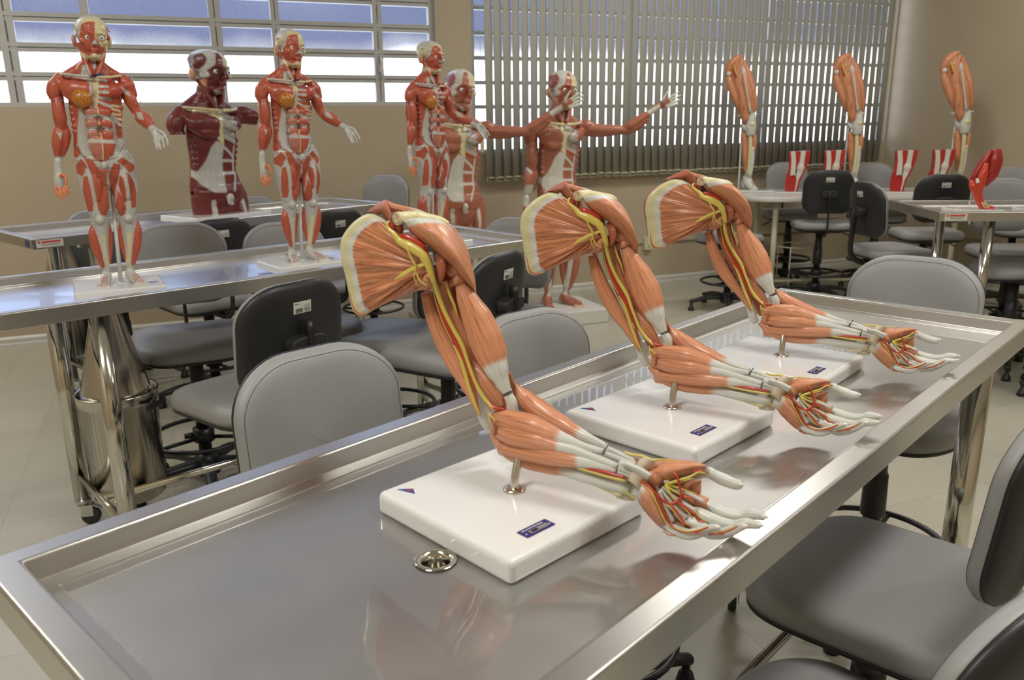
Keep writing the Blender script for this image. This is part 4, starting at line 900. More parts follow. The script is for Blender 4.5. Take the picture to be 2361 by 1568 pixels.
a2 = copy_tree(arm); a2.location = (0.7765, 1.1478, 0.958); a2.rotation_euler = (0, 0, math.radians(1.45)); tag(a2, 'middle one of the three muscled arm models on the front table')
a3 = copy_tree(arm); a3.location = (1.1704, 1.3274, 0.958); a3.rotation_euler = (0, 0, math.radians(4.75)); tag(a3, 'farthest muscled arm model, near the right end of the front table')
# ================================================================== MUSCLE FIGURES
# body drawn from the front in the figure's own frame: x to the viewer's right, z up, y depth (front is -y), metres at half life size
def fa(x, y):
    px, py = 130+x/4.61, 20+y/4.61; return ((px-(278-(650-py)*.128))/782, (650-py)/782)
def fb(x, y):
    px, py = 130+x/4.48, 330+y/4.48; return ((px-(278-(650-py)*.128))/782, (650-py)/782)
CR = {'A': (fa, 1/3605.), 'B': (fb, 1/3503.)}
RED = (0.46, 0.095, 0.050); DRED = (0.42, 0.055, 0.025); PINK = (0.46, 0.17, 0.12); WHT = (0.50, 0.50, 0.46); CRM = (0.66, 0.58, 0.34); SKIN = (0.60, 0.28, 0.16); ORG = (0.66, 0.22, 0.09)
BRN = (0.40, 0.135, 0.078); DBRN = (0.33, 0.075, 0.035); OFF = (0.60, 0.59, 0.52); LSK = (0.62, 0.42, 0.28)
MAR = (0.155, 0.020, 0.016); DMAR = (0.10, 0.013, 0.011)
class Body:
    def __init__(s): s.m = MB(); s.sp = []; s.cols = []
    def tube(s, k, pts, hw, col, flat=1.0, cols=None):
        f, sc = CR[k]; P = []; R_ = []
        for q, w in zip(pts, hw if hasattr(hw, '__len__') else [hw]*len(pts)):
            x, z = f(q[0], q[1]); P.append((x, q[2] if len(q) > 2 else 0.0, z)); R_.append(w*sc)
        n = max(8, (len(pts)-1)*5); i0 = len(s.m.v)
        s.m.tube(P, R_, 14, n, up=(0, -1, 0.02), flat=flat)
        for e in (0, len(P)-1): s.m.ball(P[e], (R_[e]*.96, R_[e]*.96*(flat if not hasattr(flat, '__len__') else flat[e]), R_[e]*.96), 12, 8)
        C = catmull(P, n); RR = interp(R_, n); FL = interp(list(flat), n) if hasattr(flat, '__len__') else [flat]*(n+1)
        for i, (c, r, fl) in enumerate(zip(C, RR, FL)):
            s.sp.append((*c, r, fl)); s.cols.append(cols[min(len(cols)-1, int(i/(n+1)*len(cols)))] if cols else col)
    def ball(s, k, c, hw, col, ry=None, rz=None):
        f, sc = CR[k]; x, z = f(c[0], c[1]); y = c[2] if len(c) > 2 else 0.0
        rx = hw*sc; ry = rx if ry is None else ry; rz = rx if rz is None else rz*sc
        s.m.ball((x, y, z), (rx, ry, rz), 18, 12); s.sp.append((x, y, z, (rx+ry+rz)/3, 1.0)); s.cols.append(col)
def in_poly(P, X, Z):
    r = np.zeros(len(X), bool); n = len(P)
    for i in range(n):
        x0, z0 = P[i]; x1, z1 = P[(i+1) % n]
        c = ((z0 > Z) != (z1 > Z)); xx = (x1-x0)*(Z-z0)/((z1-z0) if abs(z1-z0) > 1e-12 else 1e-12)+x0; r ^= c & (X < xx)
    return r
def seg_dist(a, b_, X, Z):
    dx, dz = b_[0]-a[0], b_[1]-a[1]; L2 = dx*dx+dz*dz+1e-12; t_ = np.clip(((X-a[0])*dx+(Z-a[1])*dz)/L2, 0, 1); return np.hypot(X-a[0]-t_*dx, Z-a[1]-t_*dz)
def finish_body(B, name, mat, parent, voxel, paint, cut=None, tone=None):
    tmp = B.m.build('tmp', mat); 
    r = tmp.modifiers.new('r', 'REMESH'); r.mode = 'VOXEL'; r.voxel_size = voxel
    s = tmp.modifiers.new('s', 'SMOOTH'); s.factor = .5; s.iterations = 3
    dg = bpy.context.evaluated_depsgraph_get(); me = bpy.data.meshes.new_from_object(tmp.evaluated_get(dg)); old = tmp.data; bpy.data.objects.remove(tmp); bpy.data.meshes.remove(old)
    if cut:
        bm = bmesh.new(); bm.from_mesh(me)
        for co, no in cut:
            ret = bmesh.ops.bisect_plane(bm, geom=bm.verts[:]+bm.edges[:]+bm.faces[:], plane_co=co, plane_no=no[:3], clear_outer=False)
            kill = []
            for v in bm.verts:
                d = (v.co-Vector(co)).dot(Vector(no[:3]))
                if d > 1e-5 and (len(no) == 3 or v.co.x*no[3] > no[4]): kill.append(v)
            bmesh.ops.delete(bm, geom=kill, context='VERTS')
            bmesh.ops.holes_fill(bm, edges=[e for e in bm.edges if e.is_boundary], sides=0)
        bm.to_mesh(me); bm.free()
    n = len(me.vertices); co = np.empty(n*3, np.float32); me.vertices.foreach_get('co', co); co = co.reshape(-1, 3)
    no = np.empty(n*3, np.float32); me.vertices.foreach_get('normal', no); no = no.reshape(-1, 3)
    sp = np.array(B.sp, np.float32); cl = np.array(B.cols, np.float32)
    best = np.full(n, 1e9, np.float32); idx = np.zeros(n, int); sec = np.full(n, 1e9, np.float32)
    for i, (x, y, z, r_, fl) in enumerate(sp):
        d = np.sqrt((co[:, 0]-x)**2+((co[:, 1]-y)/max(fl, .3))**2+(co[:, 2]-z)**2)-r_
        up = d < best; diff = up & (np.abs(cl[idx]-cl[i]).sum(1) > .02); sec[diff] = best[diff]
        best = np.where(up, d, best); idx[up] = i
    col = cl[idx].copy()
    X, Y, Z = co[:, 0], co[:, 1], co[:, 2]; front = no[:, 1] < 0.30
    for op in paint:
        kind, k, pts, c = op[0], op[1], op[2], op[3]; th = op[4] if len(op) > 4 else 3; f, sc = CR[k]; P = [f(*p) for p in pts]
        if kind == 'back': msk = ~front & in_poly(P, X, Z); col[msk] = c; continue
        if kind == 'poly':
            ins = in_poly(P, X, Z); D = np.full(n, 1e9)
            for i in range(len(P)): D = np.minimum(D, seg_dist(P[i], P[(i+1) % len(P)], X, Z))
            sd = np.where(ins, D, -D)/(th*sc)
        else:
            D = np.full(n, 1e9)
            for i in range(len(P)-1): D = np.minimum(D, seg_dist(P[i], P[i+1], X, Z))
            sd = (th*sc-D)/(max(3.0, th*.25)*sc)
        a = np.clip(sd*.5+.5, 0, 1)*front; col = col*(1-a[:, None])+np.array(c)*a[:, None]
    rnd = (np.sin(X*900+np.sin(Z*210)*2.0)*np.sin(Z*70+X*190))*.05
    col = np.clip(col*(1+rnd[:, None]), 0, 1)
    if tone: col = col*np.array(tone)
    ca = me.color_attributes.new('paint', 'FLOAT_COLOR', 'POINT'); buf = np.ones((n, 4), np.float32); buf[:, :3] = col; ca.data.foreach_set('color', buf.ravel())
    me.materials.clear(); me.materials.append(mat); me.name = name; me.polygons.foreach_set('use_smooth', [True]*len(me.polygons))
    o = bpy.data.objects.new(name, me); COL.objects.link(o); o.parent = parent; return o
t = NT('painted_figure'); at = t.n('Attribute'); at.attribute_name = 'paint'; tc_ = t.n('TexCoord')
n1 = t.noise(1.0, 4, t.mapping(tc_.outputs['Object'], (260, 260, 40)), .6)
t.base(t.mix(1.0, at.outputs['Color'], t.ramp(n1, [(0.3, (.86, .84, .84)), (.5, (1, 1, 1)), (.7, (1.05, 1.05, 1.05))]), 'MULTIPLY')); t.set(rough=.36, coat=.25, coatr=.15); t.bump(n1, .0012, .35); MAT['fig'] = t.m
t = NT('breast_fat'); vo = t.n('TexVoronoi'); vo.inputs['Scale'].default_value = 260; tc_ = t.n('TexCoord'); t.l(tc_.outputs['Object'], vo.inputs['Vector'])
t.base(t.ramp(vo.outputs[0], [(0.2, (0.66, 0.30, 0.035)), (0.6, (0.40, 0.13, 0.012))])); t.set(rough=.35, coat=.3); t.bump(vo.outputs[0], .002, -.8); MAT['fat'] = t.m
MAT['eyewhite'] = simple('eye_white', (.75, .75, .72), .15, coat=.5); MAT['iris'] = simple('iris_blue', (.06, .12, .22), .2)
MAT['pupil'] = simple('pupil', (.01, .01, .01), .2)
def skeleton(B, c, male, larm, cutarm=False):
    """c: dict of colours"""
    R_, W, D = c['mus'], c['wht'], c['dark']
    T = B.tube
    T('A', [(440, 690), (450, 800), (460, 930), (470, 1060), (480, 1180), (490, 1300), (500, 1400), (512, 1500)], [185, 248, 258, 250, 240, 238, 250, 262], R_, [.50, .56, .58, .58, .54, .52, .54, .60])
    T('B', [(515, 40), (525, 110), (530, 190)], [255, 275, 255], W, [.60, .62, .66])
    T('A', [(435, 470, .010), (432, 560, .012), (438, 680, .015)], [98, 98, 125], R_)
    T('A', [(330, 400, -.005), (365, 540, -.020), (415, 670, -.038)], [28, 30, 20], R_); T('A', [(545, 400, -.005), (520, 540, -.020), (475, 670, -.038)], [28, 30, 20], R_)
    T('A', [(400, 560, .02), (270, 640, .018), (140, 715, .012)], [70, 58, 48], R_); T('A', [(480, 560, .02), (600, 640, .018), (740, 715, .012)], [70, 55, 45], R_)
    T('A', [(425, 705, -.045), (300, 690, -.040), (140, 672, -.012)], [16, 14, 16], c['bone']); T('A', [(475, 705, -.045), (590, 700, -.040), (700, 682, -.012)], [16, 14, 16], c['bone'])
    # chest
    T('A', [(140, 770, -.018), (240, 820, -.036), (380, 840, -.046)], [60, 92, 78], R_, .6); T('A', [(190, 860, -.030), (300, 920, -.042), (400, 930, -.046)], [50, 70, 50], R_, .6)
    T('A', [(720, 790, -.018), (640, 830, -.034), (560, 860, -.044)], [50, 80, 60], R_ if male else D, .6)
    for k in range(5): B.ball('A', (238+k*8, 1010+k*62, -.012), 30, R_); B.ball('A', (700-k*4, 1010+k*62, -.012), 30, R_)
    for (x, z) in () if male else ((418, 1060), (425, 1170), (430, 1280), (540, 1060), (560, 1170), (570, 1290)): B.ball('A', (x, z, -.044 if not male else -.040), 66, R_, ry=.010, rz=58)
    if not male:
        T('A', [(460, 1370, -.048), (490, 1450, -.048), (515, 1530, -.046)], [85, 80, 45], R_, .4); T('A', [(580, 1370, -.046), (575, 1450, -.046), (560, 1530, -.044)], [70, 65, 40], R_, .4)
    # right arm (viewer's left) hangs
    T('A', [(130, 705), (95, 790), (85, 860), (100, 940)], [58, 84, 82, 50], R_, 1.0)
    T('A', [(105, 870, .004), (110, 980, -.006), (125, 1100, -.010), (138, 1200, -.004)], [60, 66, 68, 56], R_); T('A', [(120, 900, .016), (130, 1050, .018), (140, 1180, .012)], [48, 54, 42], R_)
    T('A', [(125, 1180), (110, 1270, -.006), (100, 1370, -.010), (98, 1480, -.008)], [46, 62, 56, 34], R_); T('A', [(160, 1190), (175, 1280), (165, 1380), (140, 1490)], [46, 58, 50, 32], R_)
    hand(B, c, 'B', (103, 110, -.008), (103, 195, -.01), (112, 300, -.018), [(88, 340, 78, 410, 118, 482), (112, 365, 120, 430, 148, 492), (138, 370, 155, 425, 182, 480), (160, 355, 182, 400, 206, 452)], (150, 250, 172, 300, 168, 350), -1, larm)
    # left arm
    if larm == 'bent':
        T('A', [(720, 710), (775, 780, -.002), (830, 870, -.004)], [58, 76, 45], R_)
        T('A', [(740, 800), (800, 930, -.006), (870, 1060, -.004)], [60, 68, 52], R_); T('A', [(760, 830, .012), (815, 960, .012), (870, 1060, .008)], [44, 48, 40], R_)
        T('A', [(875, 1065, -.004), (905, 1120, -.035), (950, 1180, -.070), (975, 1210, -.098)], [54, 66, 54, 38], R_); T('A', [(900, 1070, -.004), (950, 1110, -.035), (985, 1160, -.066)], [50, 54, 40], R_)
        hand(B, c, 'A', (975, 1210, -.095), (990, 1235, -.108), (1015, 1270, -.128), [(1000, 1325, 1005, 1380, 1020, 1430), (1028, 1322, 1042, 1375, 1052, 1440), (1056, 1310, 1080, 1360, 1086, 1425), (1078, 1290, 1112, 1335, 1122, 1395)], (1050, 1255, 1095, 1290, 1110, 1330), 0, larm)
    else:
        T('A', [(700, 720, 0), (790, 720, -.012), (900, 745, -.028)], [60, 74, 40], R_)
        T('A', [(760, 750, -.006), (900, 765, -.028), (1060, 775, -.052), (1200, 775, -.074)], [66, 68, 66, 50], R_); T('A', [(760, 800, -.006), (930, 810, -.030), (1120, 800, -.062)], [40, 48, 36], R_)
        if not cutarm:
            T('A', [(1190, 760, -.072), (1250, 720, -.082), (1340, 650, -.096), (1460, 550, -.114)], [48, 64, 54, 32], R_); T('A', [(1210, 800, -.074), (1300, 750, -.088), (1400, 660, -.105)], [36, 46, 34], R_)
            hand(B, c, 'A', (1450, 560, -.112), (1490, 525, -.118), (1550, 480, -.126), [(1590, 430, 1650, 385, 1715, 345), (1605, 455, 1675, 415, 1745, 385), (1615, 485, 1685, 455, 1750, 430), (1610, 515, 1670, 498, 1725, 480)], (1520, 440, 1535, 385, 1560, 335), 1, larm)
    # legs
    for (P1, hw, s) in (([(395, 140), (415, 260), (430, 400), (455, 560), (482, 690)], [138, 142, 130, 108, 92], -1), ([(690, 140), (715, 260), (735, 400), (750, 560), (757, 690)], [138, 142, 128, 108, 92], 1)):
        T('B', P1, hw, W, [.78, .85, .95, .98, .98])
    T('B', [(360, 250, -.010), (375, 400, -.014), (398, 540, -.012), (405, 610, -.010)], [46, 60, 48, 22], W); T('B', [(500, 300, -.014), (515, 470, -.018), (525, 600, -.018), (525, 660, -.016)], [44, 60, 54, 30], W)
    T('B', [(790, 270, -.010), (800, 400, -.014), (808, 540, -.012), (808, 600, -.010)], [42, 56, 44, 22], W); T('B', [(650, 330, -.014), (672, 480, -.018), (690, 600, -.018), (690, 665, -.016)], [40, 56, 54, 30], W)
    T('B', [(430, 200, -.024), (455, 350, -.030), (470, 500, -.028)], [40, 56, 40], W); T('B', [(715, 200, -.024), (730, 350, -.030), (745, 500, -.028)], [40, 56, 40], W)
    if not cutarm:
        B.ball('B', (485, 735, -.020), 48, W); B.ball('B', (760, 735, -.020), 48, W)
        T('B', [(484, 690, .002), (490, 800, .004), (495, 900, .006), (520, 1100, .008), (550, 1290, .010)], [90, 86, 78, 56, 38], W); T('B', [(757, 690, .002), (775, 800, .004), (785, 900, .006), (795, 1100, .008), (795, 1290, .010)], [90, 86, 78, 56, 38], W)
        T('B', [(440, 800, .000), (425, 900, -.004), (455, 1050, -.006), (510, 1230, -.004)], [40, 50, 44, 22], R_); T('B', [(560, 800, .008), (575, 920, .014), (580, 1050, .012), (580, 1200, .006)], [34, 44, 36, 20], R_); T('B', [(500, 820, .024), (500, 930, .030), (515, 1080, .020)], [56, 68, 40], R_)
        T('B', [(840, 800, .000), (855, 900, -.004), (850, 1050, -.006), (820, 1230, -.004)], [40, 50, 44, 22], R_); T('B', [(705, 800, .008), (710, 920, .014), (725, 1050, .012), (755, 1200, .006)], [34, 44, 36, 20], R_); T('B', [(770, 820, .024), (780, 930, .030), (785, 1080, .020)], [56, 68, 40], R_)
        # feet
        for (ax, ay, tx, ty, s) in ((552, 1310, 512, 1432, -1), (793, 1305, 888, 1425, 1)):
            T('B', [(ax, ay, .012), (ax, ay+50, .004), ((ax+tx)/2, (ay+ty)/2+32, -.022), (tx, ty, -.050)], [46, 56, 58, 60], W, [1, .95, .62, .36])
            T('B', [(ax, ay+40, .030), (ax, ay+85, .034), (ax+2, ay+92, .010)], [34, 40, 36], c['foot'])
            for k in range(5):
                u = (k-2)*28*1.0; rr = [20, 15, 14, 13, 12][k if s > 0 else k] if s > 0 else [12, 13, 14, 15, 20][k]
                T('B', [(tx+u*.9, ty+4, -.050), (tx+u*1.1, ty+16, -.066)], [rr+3, rr], c['foot'])
    if True:
        B.ball('B', (522, 165, -.060), 30, c['wht2'], ry=.010, rz=44); T('B', [(505, 175, -.058), (508, 235, -.062)], [16, 15], c['gen']); B.ball('B', (545, 225, -.056), 24, c['gen'])
    # head
    B.ball('A', (427, 232, .006), 166, c['skull'], ry=.056, rz=150); B.ball('A', (427, 200, .020), 150, c['skull'], ry=.050, rz=120)
    T('A', [(432, 280, -.016), (437, 380, -.018), (440, 452, -.020), (442, 492, -.024)], [140, 122, 92, 58], c['face'], [.95, 1.0, 1.1, 1.1])
    T('A', [(312, 380, .004), (350, 450, -.010), (420, 498, -.036)], [30, 30, 30], c['face']); T('A', [(560, 380, .004), (530, 450, -.010), (465, 498, -.036)], [30, 30, 30], c['face'])
    T('A', [(345, 268, -.038), (395, 262, -.048), (450, 275, -.052), (505, 270, -.048), (545, 282, -.036)], [17, 20, 16, 20, 17], c['face'])
    T('A', [(450, 290, -.053), (450, 340, -.062), (450, 378, -.069)], [13, 15, 20], c['face']); B.ball('A', (430, 384, -.060), 15, c['face']); B.ball('A', (470, 384, -.060), 15, c['face'])
    B.ball('A', (345, 352, -.036), 34, c['face']); B.ball('A', (545, 356, -.034), 34, c['face'])
    B.ball('A', (448, 430, -.054), 42, c['lip'], ry=.0075, rz=10); B.ball('A', (448, 447, -.053), 36, c['lip'], ry=.0075, rz=10); B.ball('A', (444, 492, -.047), 34, c['face'])
    for ex in (262, 598): B.ball('A', (ex, 335, .006), 22, c['skin'], ry=.013, rz=62)
def hand(B, c, k, w0, w1, palm, fingers, thumb, mode, larm):
    f, sc = CR[k]; y0 = palm[2]
    if mode == -1: ys = [y0, y0-.006, y0-.008]; W = c['wht']
    elif mode == 0: ys = [y0-.008, y0-.026, y0-.038]; W = c['wht']
    else: ys = [y0-.004, y0-.010, y0-.014]; W = c['wht']
    B.tube(k, [w0, w1, palm], [36, 40, 44], W, [1, .8, .6])
    B.tube(k, [w1, palm, (fingers[1][0], fingers[1][1]-8, ys[0])], [36, 48, 44], W, [.8, .55, .45])
    cols = c.get('fing', W)
    if mode == -1: cols = c.get('finghang', cols)
    for i, q in enumerate(fingers): B.tube(k, [(palm[0]*.4+q[0]*.6, palm[1]*.4+q[1]*.6, ys[0]), (q[0], q[1], ys[0]), (q[2], q[3], ys[1]), (q[4], q[5], ys[2])], [15, 15, 13.5, 11.5], cols)
    q = thumb; B.tube(k, [(palm[0], palm[1]-20, palm[2]), (q[0], q[1], palm[2]-.010), (q[2], q[3], palm[2]-.016), (q[4], q[5], palm[2]-.020)], [20, 19, 16, 12], cols)
def eyes(parent, body):
    for ex, ez in ((385, 314), (515, 320)):
        x, z = fa(ex, ez); m = MB(); m.ball((x, -.0435, z), .0078, 16, 12); e = m.build('eye', MAT['eyewhite'], body)
        m = MB(); m.ball((x, -.0504, z), (.0030, .0014, .0030), 14, 8); ir = m.build('iris', MAT['iris'], e)
        m = MB(); m.ball((x, -.0514, z), (.0014, .0008, .0014), 10, 6); m.build('pupil', MAT['pupil'], e)
def screws(B_, pts):
    m = MB()
    for (x, y, yy) in pts:
        bx, bz = fa(x, y); m.tube([(bx, yy+.006, bz), (bx-.001, yy-.004, bz+.001)], .0013, 6); m.ball((bx-.001, yy-.005, bz+.001), .0022, 8, 6)
    return m
# --- paint of the small two-sex figures
P_ = 'poly'; L_ = 'line'
leg_red = lambda R_: [
    (P_, 'B', [(310, 95), (360, 160), (345, 240), (320, 275), (270, 240), (250, 180)], R_), (P_, 'B', [(330, 280), (368, 270), (396, 380), (425, 560), (420, 640), (375, 640), (345, 520), (325, 400)], R_),
    (P_, 'B', [(330, 70), (420, 120), (470, 200), (545, 270), (562, 450), (572, 620), (545, 690), (500, 685), (470, 620), (440, 450), (408, 260), (366, 150)], R_),
    (P_, 'B', [(640, 130), (700, 90), (820, 180), (820, 220), (775, 260), (690, 165)], R_), (P_, 'B', [(565, 270), (610, 150), (680, 160), (660, 300), (640, 420), (625, 580), (600, 570), (590, 430)], R_),
    (P_, 'B', [(650, 420), (700, 500), (740, 620), (730, 690), (690, 705), (650, 680), (635, 600)], R_), (P_, 'B', [(670, 280), (705, 300), (730, 420), (740, 560), (715, 570), (680, 450), (660, 380)], R_),
    (P_, 'B', [(725, 240), (775, 280), (820, 370), (838, 480), (838, 620), (790, 625), (780, 540), (762, 400), (740, 290)], R_)]
def paint_fig():
    R_, W = RED, WHT; p = []
    p += [(P_, 'A', [(335, 1010), (475, 1020), (520, 1545), (440, 1540), (370, 1400), (350, 1200)], PINK, 8)]
    p += [(P_, 'A', [(150, 658), (425, 700), (430, 1015), (402, 1000), (400, 760), (340, 712), (150, 690)], W, 8)]
    p += [(P_, 'A', [(485, 715), (610, 720), (580, 900), (700, 1000), (720, 1190), (620, 1080), (485, 1000)], DRED, 6)]
    for (a, b_, c, d) in ((490, 728, 560, 738), (488, 792, 568, 796), (488, 850, 570, 856), (488, 902, 598, 925), (488, 948, 612, 1000)): p += [(L_, 'A', [(a, b_), ((a+c)/2, (b_+d)/2+3), (c, d)], W, 15)]
    for (a, b_, c, d) in ((620, 988, 675, 995), (622, 1024, 690, 1040), (625, 1072, 700, 1085), (645, 1112, 712, 1135)): p += [(L_, 'A', [(a, b_), (c, d)], CRM, 13)]
    p += [(P_, 'A', [(432, 700), (487, 700), (487, 900), (472, 1018), (445, 1012), (435, 900)], CRM, 4)]
    p += [(P_, 'A', [(300, 1010), (330, 1000), (350, 1090), (372, 1230), (392, 1400), (440, 1545), (400, 1535), (330, 1480), (290, 1380), (290, 1200), (300, 1100)], W, 8)]
    p += [(L_, 'A', [(340, 1105), (480, 1095), (620, 1125)], W, 19), (L_, 'A', [(372, 1225), (500, 1215), (640, 1240)], W, 17), (L_, 'A', [(382, 1345), (520, 1352), (660, 1362)], W, 18)]
    p += [(L_, 'A', [(620, 1085), (640, 1250), (662, 1400), (630, 1520)], W, 14), (L_, 'A', [(620, 1095), (660, 1150), (720, 1195)], W, 17), (L_, 'A', [(735, 1380), (690, 1460), (610, 1535)], W, 22)]
    p += [(L_, 'A', [(478, 1020), (495, 1200), (520, 1380), (528, 1540)], CRM, 7), (L_, 'A', [(245, 1370), (330, 1490), (430, 1545), (560, 1548), (650, 1530), (740, 1400)], (.12, .06, .04), 4)]
    p += leg_red(R_)
    p += [(P_, 'B', [(450, 800), (580, 770), (542, 890), (495, 895)], W, 6), (P_, 'B', [(680, 770), (870, 735), (800, 800), (797, 890), (745, 890)], W, 6)]
    p += [(P_, 'B', [(497, 893), (540, 893), (552, 1100), (603, 1285), (570, 1285), (532, 1100)], CRM, 3), (P_, 'B', [(745, 890), (795, 890), (790, 1060), (778, 1285), (735, 1285), (758, 1060)], CRM, 3)]
    for k in range(4): p += [(L_, 'B', [(535-k*16+22, 1345), (515-k*22+30, 1415)], R_, 3.6), (L_, 'B', [(805+k*15, 1340), (835+k*23, 1412)], R_, 3.6)]
    # head
    p += [(P_, 'A', [(447, 60), (640, 60), (640, 420), (570, 440), (505, 400), (482, 352), (455, 330)], CRM, 4), (P_, 'A', [(230, 50), (446, 50), (446, 120), (335, 125), (322, 240), (305, 325), (275, 315), (298, 200), (296, 140), (250, 260)], WHT, 5)]
    p += [(P_, 'A', [(560, 190), (600, 200), (600, 330), (570, 320)], R_, 4), (P_, 'A', [(300, 430), (350, 462), (395, 498), (440, 470), (500, 490), (555, 445), (566, 470), (505, 530), (440, 545), (380, 530), (318, 485)], CRM, 5)]
    p += [(P_, 'A', [(485, 305), (515, 292), (548, 305), (552, 335), (520, 352), (490, 345)], R_, 4), (P_, 'A', [(412, 388), (446, 335), (484, 388)], (.42, .46, .50), 4), (P_, 'A', [(505, 402), (560, 402), (545, 450), (500, 482), (455, 468), (470, 420)], R_, 4)]
    p += [(P_, 'A', [(350, 300), (385, 290), (420, 305), (415, 325), (385, 332), (355, 325)], DRED, 4), (L_, 'A', [(402, 439), (495, 439)], DRED, 3)]
    p += [(P_, 'A', [(222, 275), (268, 272), (283, 400), (258, 408), (225, 355)], SKIN, 3)]
    p += [(L_, 'A', [(455, 550), (452, 605)], (.45, .50, .52), 11), (P_, 'A', [(338, 580), (378, 580), (412, 690), (325, 672)], WHT, 6), (L_, 'A', [(418, 700), (480, 680), (540, 672)], (.06, .06, .12), 14)]
    p += [(P_, 'A', [(100, 1255), (150, 1255), (130, 1330)], WHT, 5), (P_, 'A', [(60, 1500), (170, 1500), (165, 1620), (55, 1620)], WHT, 12), (L_, 'A', [(35, 935), (150, 945)], (.08, .04, .03), 4), (P_, 'A', [(700, 790), (760, 830), (800, 890), (740, 870)], WHT, 5)]
    p += [(P_, 'A', [(850, 1050), (900, 1060), (915, 1140), (860, 1120)], WHT, 6)]
    return p
def paint_male(M_, D_, W, C_):
    p = [(P_, 'A', [(485, 715), (610, 720), (640, 900), (700, 1060), (560, 1060), (485, 1000)], D_, 6)]
    p += [(P_, 'A', [(150, 655), (470, 690), (690, 672), (690, 705), (500, 716), (492, 900), (505, 1060), (470, 1030), (425, 980), (412, 800), (345, 728), (150, 695)], C_, 6)]
    for (a, b_, c, d) in ((500, 735, 590, 760), (500, 790, 610, 825), (502, 845, 630, 890), (505, 900, 650, 955), (510, 955, 665, 1020)): p += [(L_, 'A', [(a, b_), (c, d)], (.42, .47, .52) if W[0] > .4 else W, 14), (L_, 'A', [(a, b_+26), (c, d+26)], C_, 6)]
    p += [(P_, 'A', [(470, 1030), (505, 1050), (500, 1200), (520, 1400), (530, 1548), (400, 1540), (300, 1450), (250, 1350), (300, 1290), (350, 1180), (375, 1070), (420, 1010)], W, 8)]
    p += [(L_, 'A', [(510, 1080), (590, 1140), (640, 1190)], W, 14), (L_, 'A', [(505, 1215), (650, 1225)], W, 15), (L_, 'A', [(515, 1345), (660, 1350)], W, 15), (L_, 'A', [(645, 1080), (640, 1250), (660, 1400), (620, 1530)], W, 14), (L_, 'A', [(235, 1310), (330, 1440)], W, 24)]
    p += leg_red(M_)
    p += [(P_, 'B', [(240, 260), (330, 300), (420, 640), (560, 700), (560, 900), (380, 900)], M_, 8), (P_, 'B', [(640, 640), (880, 640), (880, 900), (690, 900)], M_, 8)] if W[0] > .4 else []
    p += [(L_, 'B', [(400, 200), (420, 400), (450, 600), (480, 720)], W, 18), (L_, 'B', [(720, 220), (745, 420), (760, 600), (760, 720)], W, 18), (L_, 'B', [(750, 90), (800, 200), (830, 500)], M_, 30)]
    p += [(P_, 'B', [(497, 760), (545, 760), (560, 1100), (610, 1310), (530, 1310), (520, 1100)], OFF, 5), (P_, 'B', [(730, 760), (790, 760), (800, 1060), (800, 1310), (730, 1310), (750, 1060)], OFF, 5)] if W[0] > .4 else []
    p += [(P_, 'A', [(446, 60), (640, 60), (640, 430), (560, 440), (520, 380), (492, 300), (452, 250)], C_, 5), (P_, 'A', [(230, 50), (446, 50), (446, 130), (390, 140), (375, 240), (320, 300), (330, 370), (260, 400), (240, 300)], W, 6)]
    p += [(P_, 'A', [(262, 150), (310, 130), (318, 200), (292, 290), (262, 280)], D_, 6), (P_, 'A', [(395, 130), (446, 120), (446, 240), (400, 240)], M_, 6), (P_, 'A', [(345, 270), (450, 250), (470, 330), (450, 400), (380, 380), (340, 330)], D_, 5)]
    p += [(L_, 'A', [(320, 400), (335, 440)], SKIN, 14), (P_, 'A', [(505, 402), (560, 402), (545, 450), (500, 482), (455, 468), (470, 420)], M_, 4), (L_, 'A', [(402, 439), (495, 439)], D_, 3), (L_, 'A', [(400, 505), (440, 535), (490, 505)], W, 10), (L_, 'A', [(450, 560), (458, 650)], W, 8)]
    p += [(P_, 'A', [(222, 275), (268, 272), (283, 400), (258, 408), (225, 355)], SKIN, 3)]
    p += [(P_, 'A', [(60, 1390), (170, 1390), (165, 1640), (55, 1640)], W, 10), (L_, 'A', [(60, 1190), (110, 1250)], W, 16), (P_, 'A', [(1380, 560), (1500, 480), (1540, 560), (1440, 640)], W, 8)]
    return p
cf = dict(mus=RED, dark=DRED, wht=WHT, wht2=WHT, bone=CRM, skull=CRM, face=RED, lip=(.55, .15, .09), skin=SKIN, foot=OFF, gen=(.52, .13, .08), fing=WHT, finghang=ORG)
figB = Body(); skeleton(figB, cf, False, 'bent')
F1 = empty('muscle_figure'); FZ = 0.030
bodyo = finish_body(figB, 'body', MAT['fig'], F1, 0.0020, paint_fig()); bodyo.location.z = FZ
eyes(F1, bodyo)
for nm, c_ in (('breast', (330, 918, -.048)),):
    x, z = fa(c_[0], c_[1]); m = MB(); m.ball((x, c_[2], z), (.0272, .021, .0272), 32, 20); b_ = m.build('breast', MAT['fat'], bodyo)
    m = MB(); m.ball((x-.003, c_[2]-.0205, z+.003), .0036, 10, 8); m.build('nipple', MAT['fat_dark'] if 'fat_dark' in MAT else MAT['fat'], b_)
m = screws(None, [(30, 920, -.0), (150, 940, -.02), (690, 875, -.02), (700, 905, -.02), (258, 200, .0), (600, 240, .0), (815, 700, -.01), (900, 950, -.01), (825, 1200, -.03), (1000, 1095, -.04), (730, 1210, -.03), (735, 1370, -.04), (258, 1245, -.02), (285, 1395, -.03), (398, 688, -.052), (850, 968, -.02)]); m.build('fixing_pins', MAT['zinc'], bodyo)
m = MB(); m.box((0.004, .002, .0145), (.255, .215, .029)); m.build('base', MAT['whiteplastic'], F1, bevel=.006, seg=3)
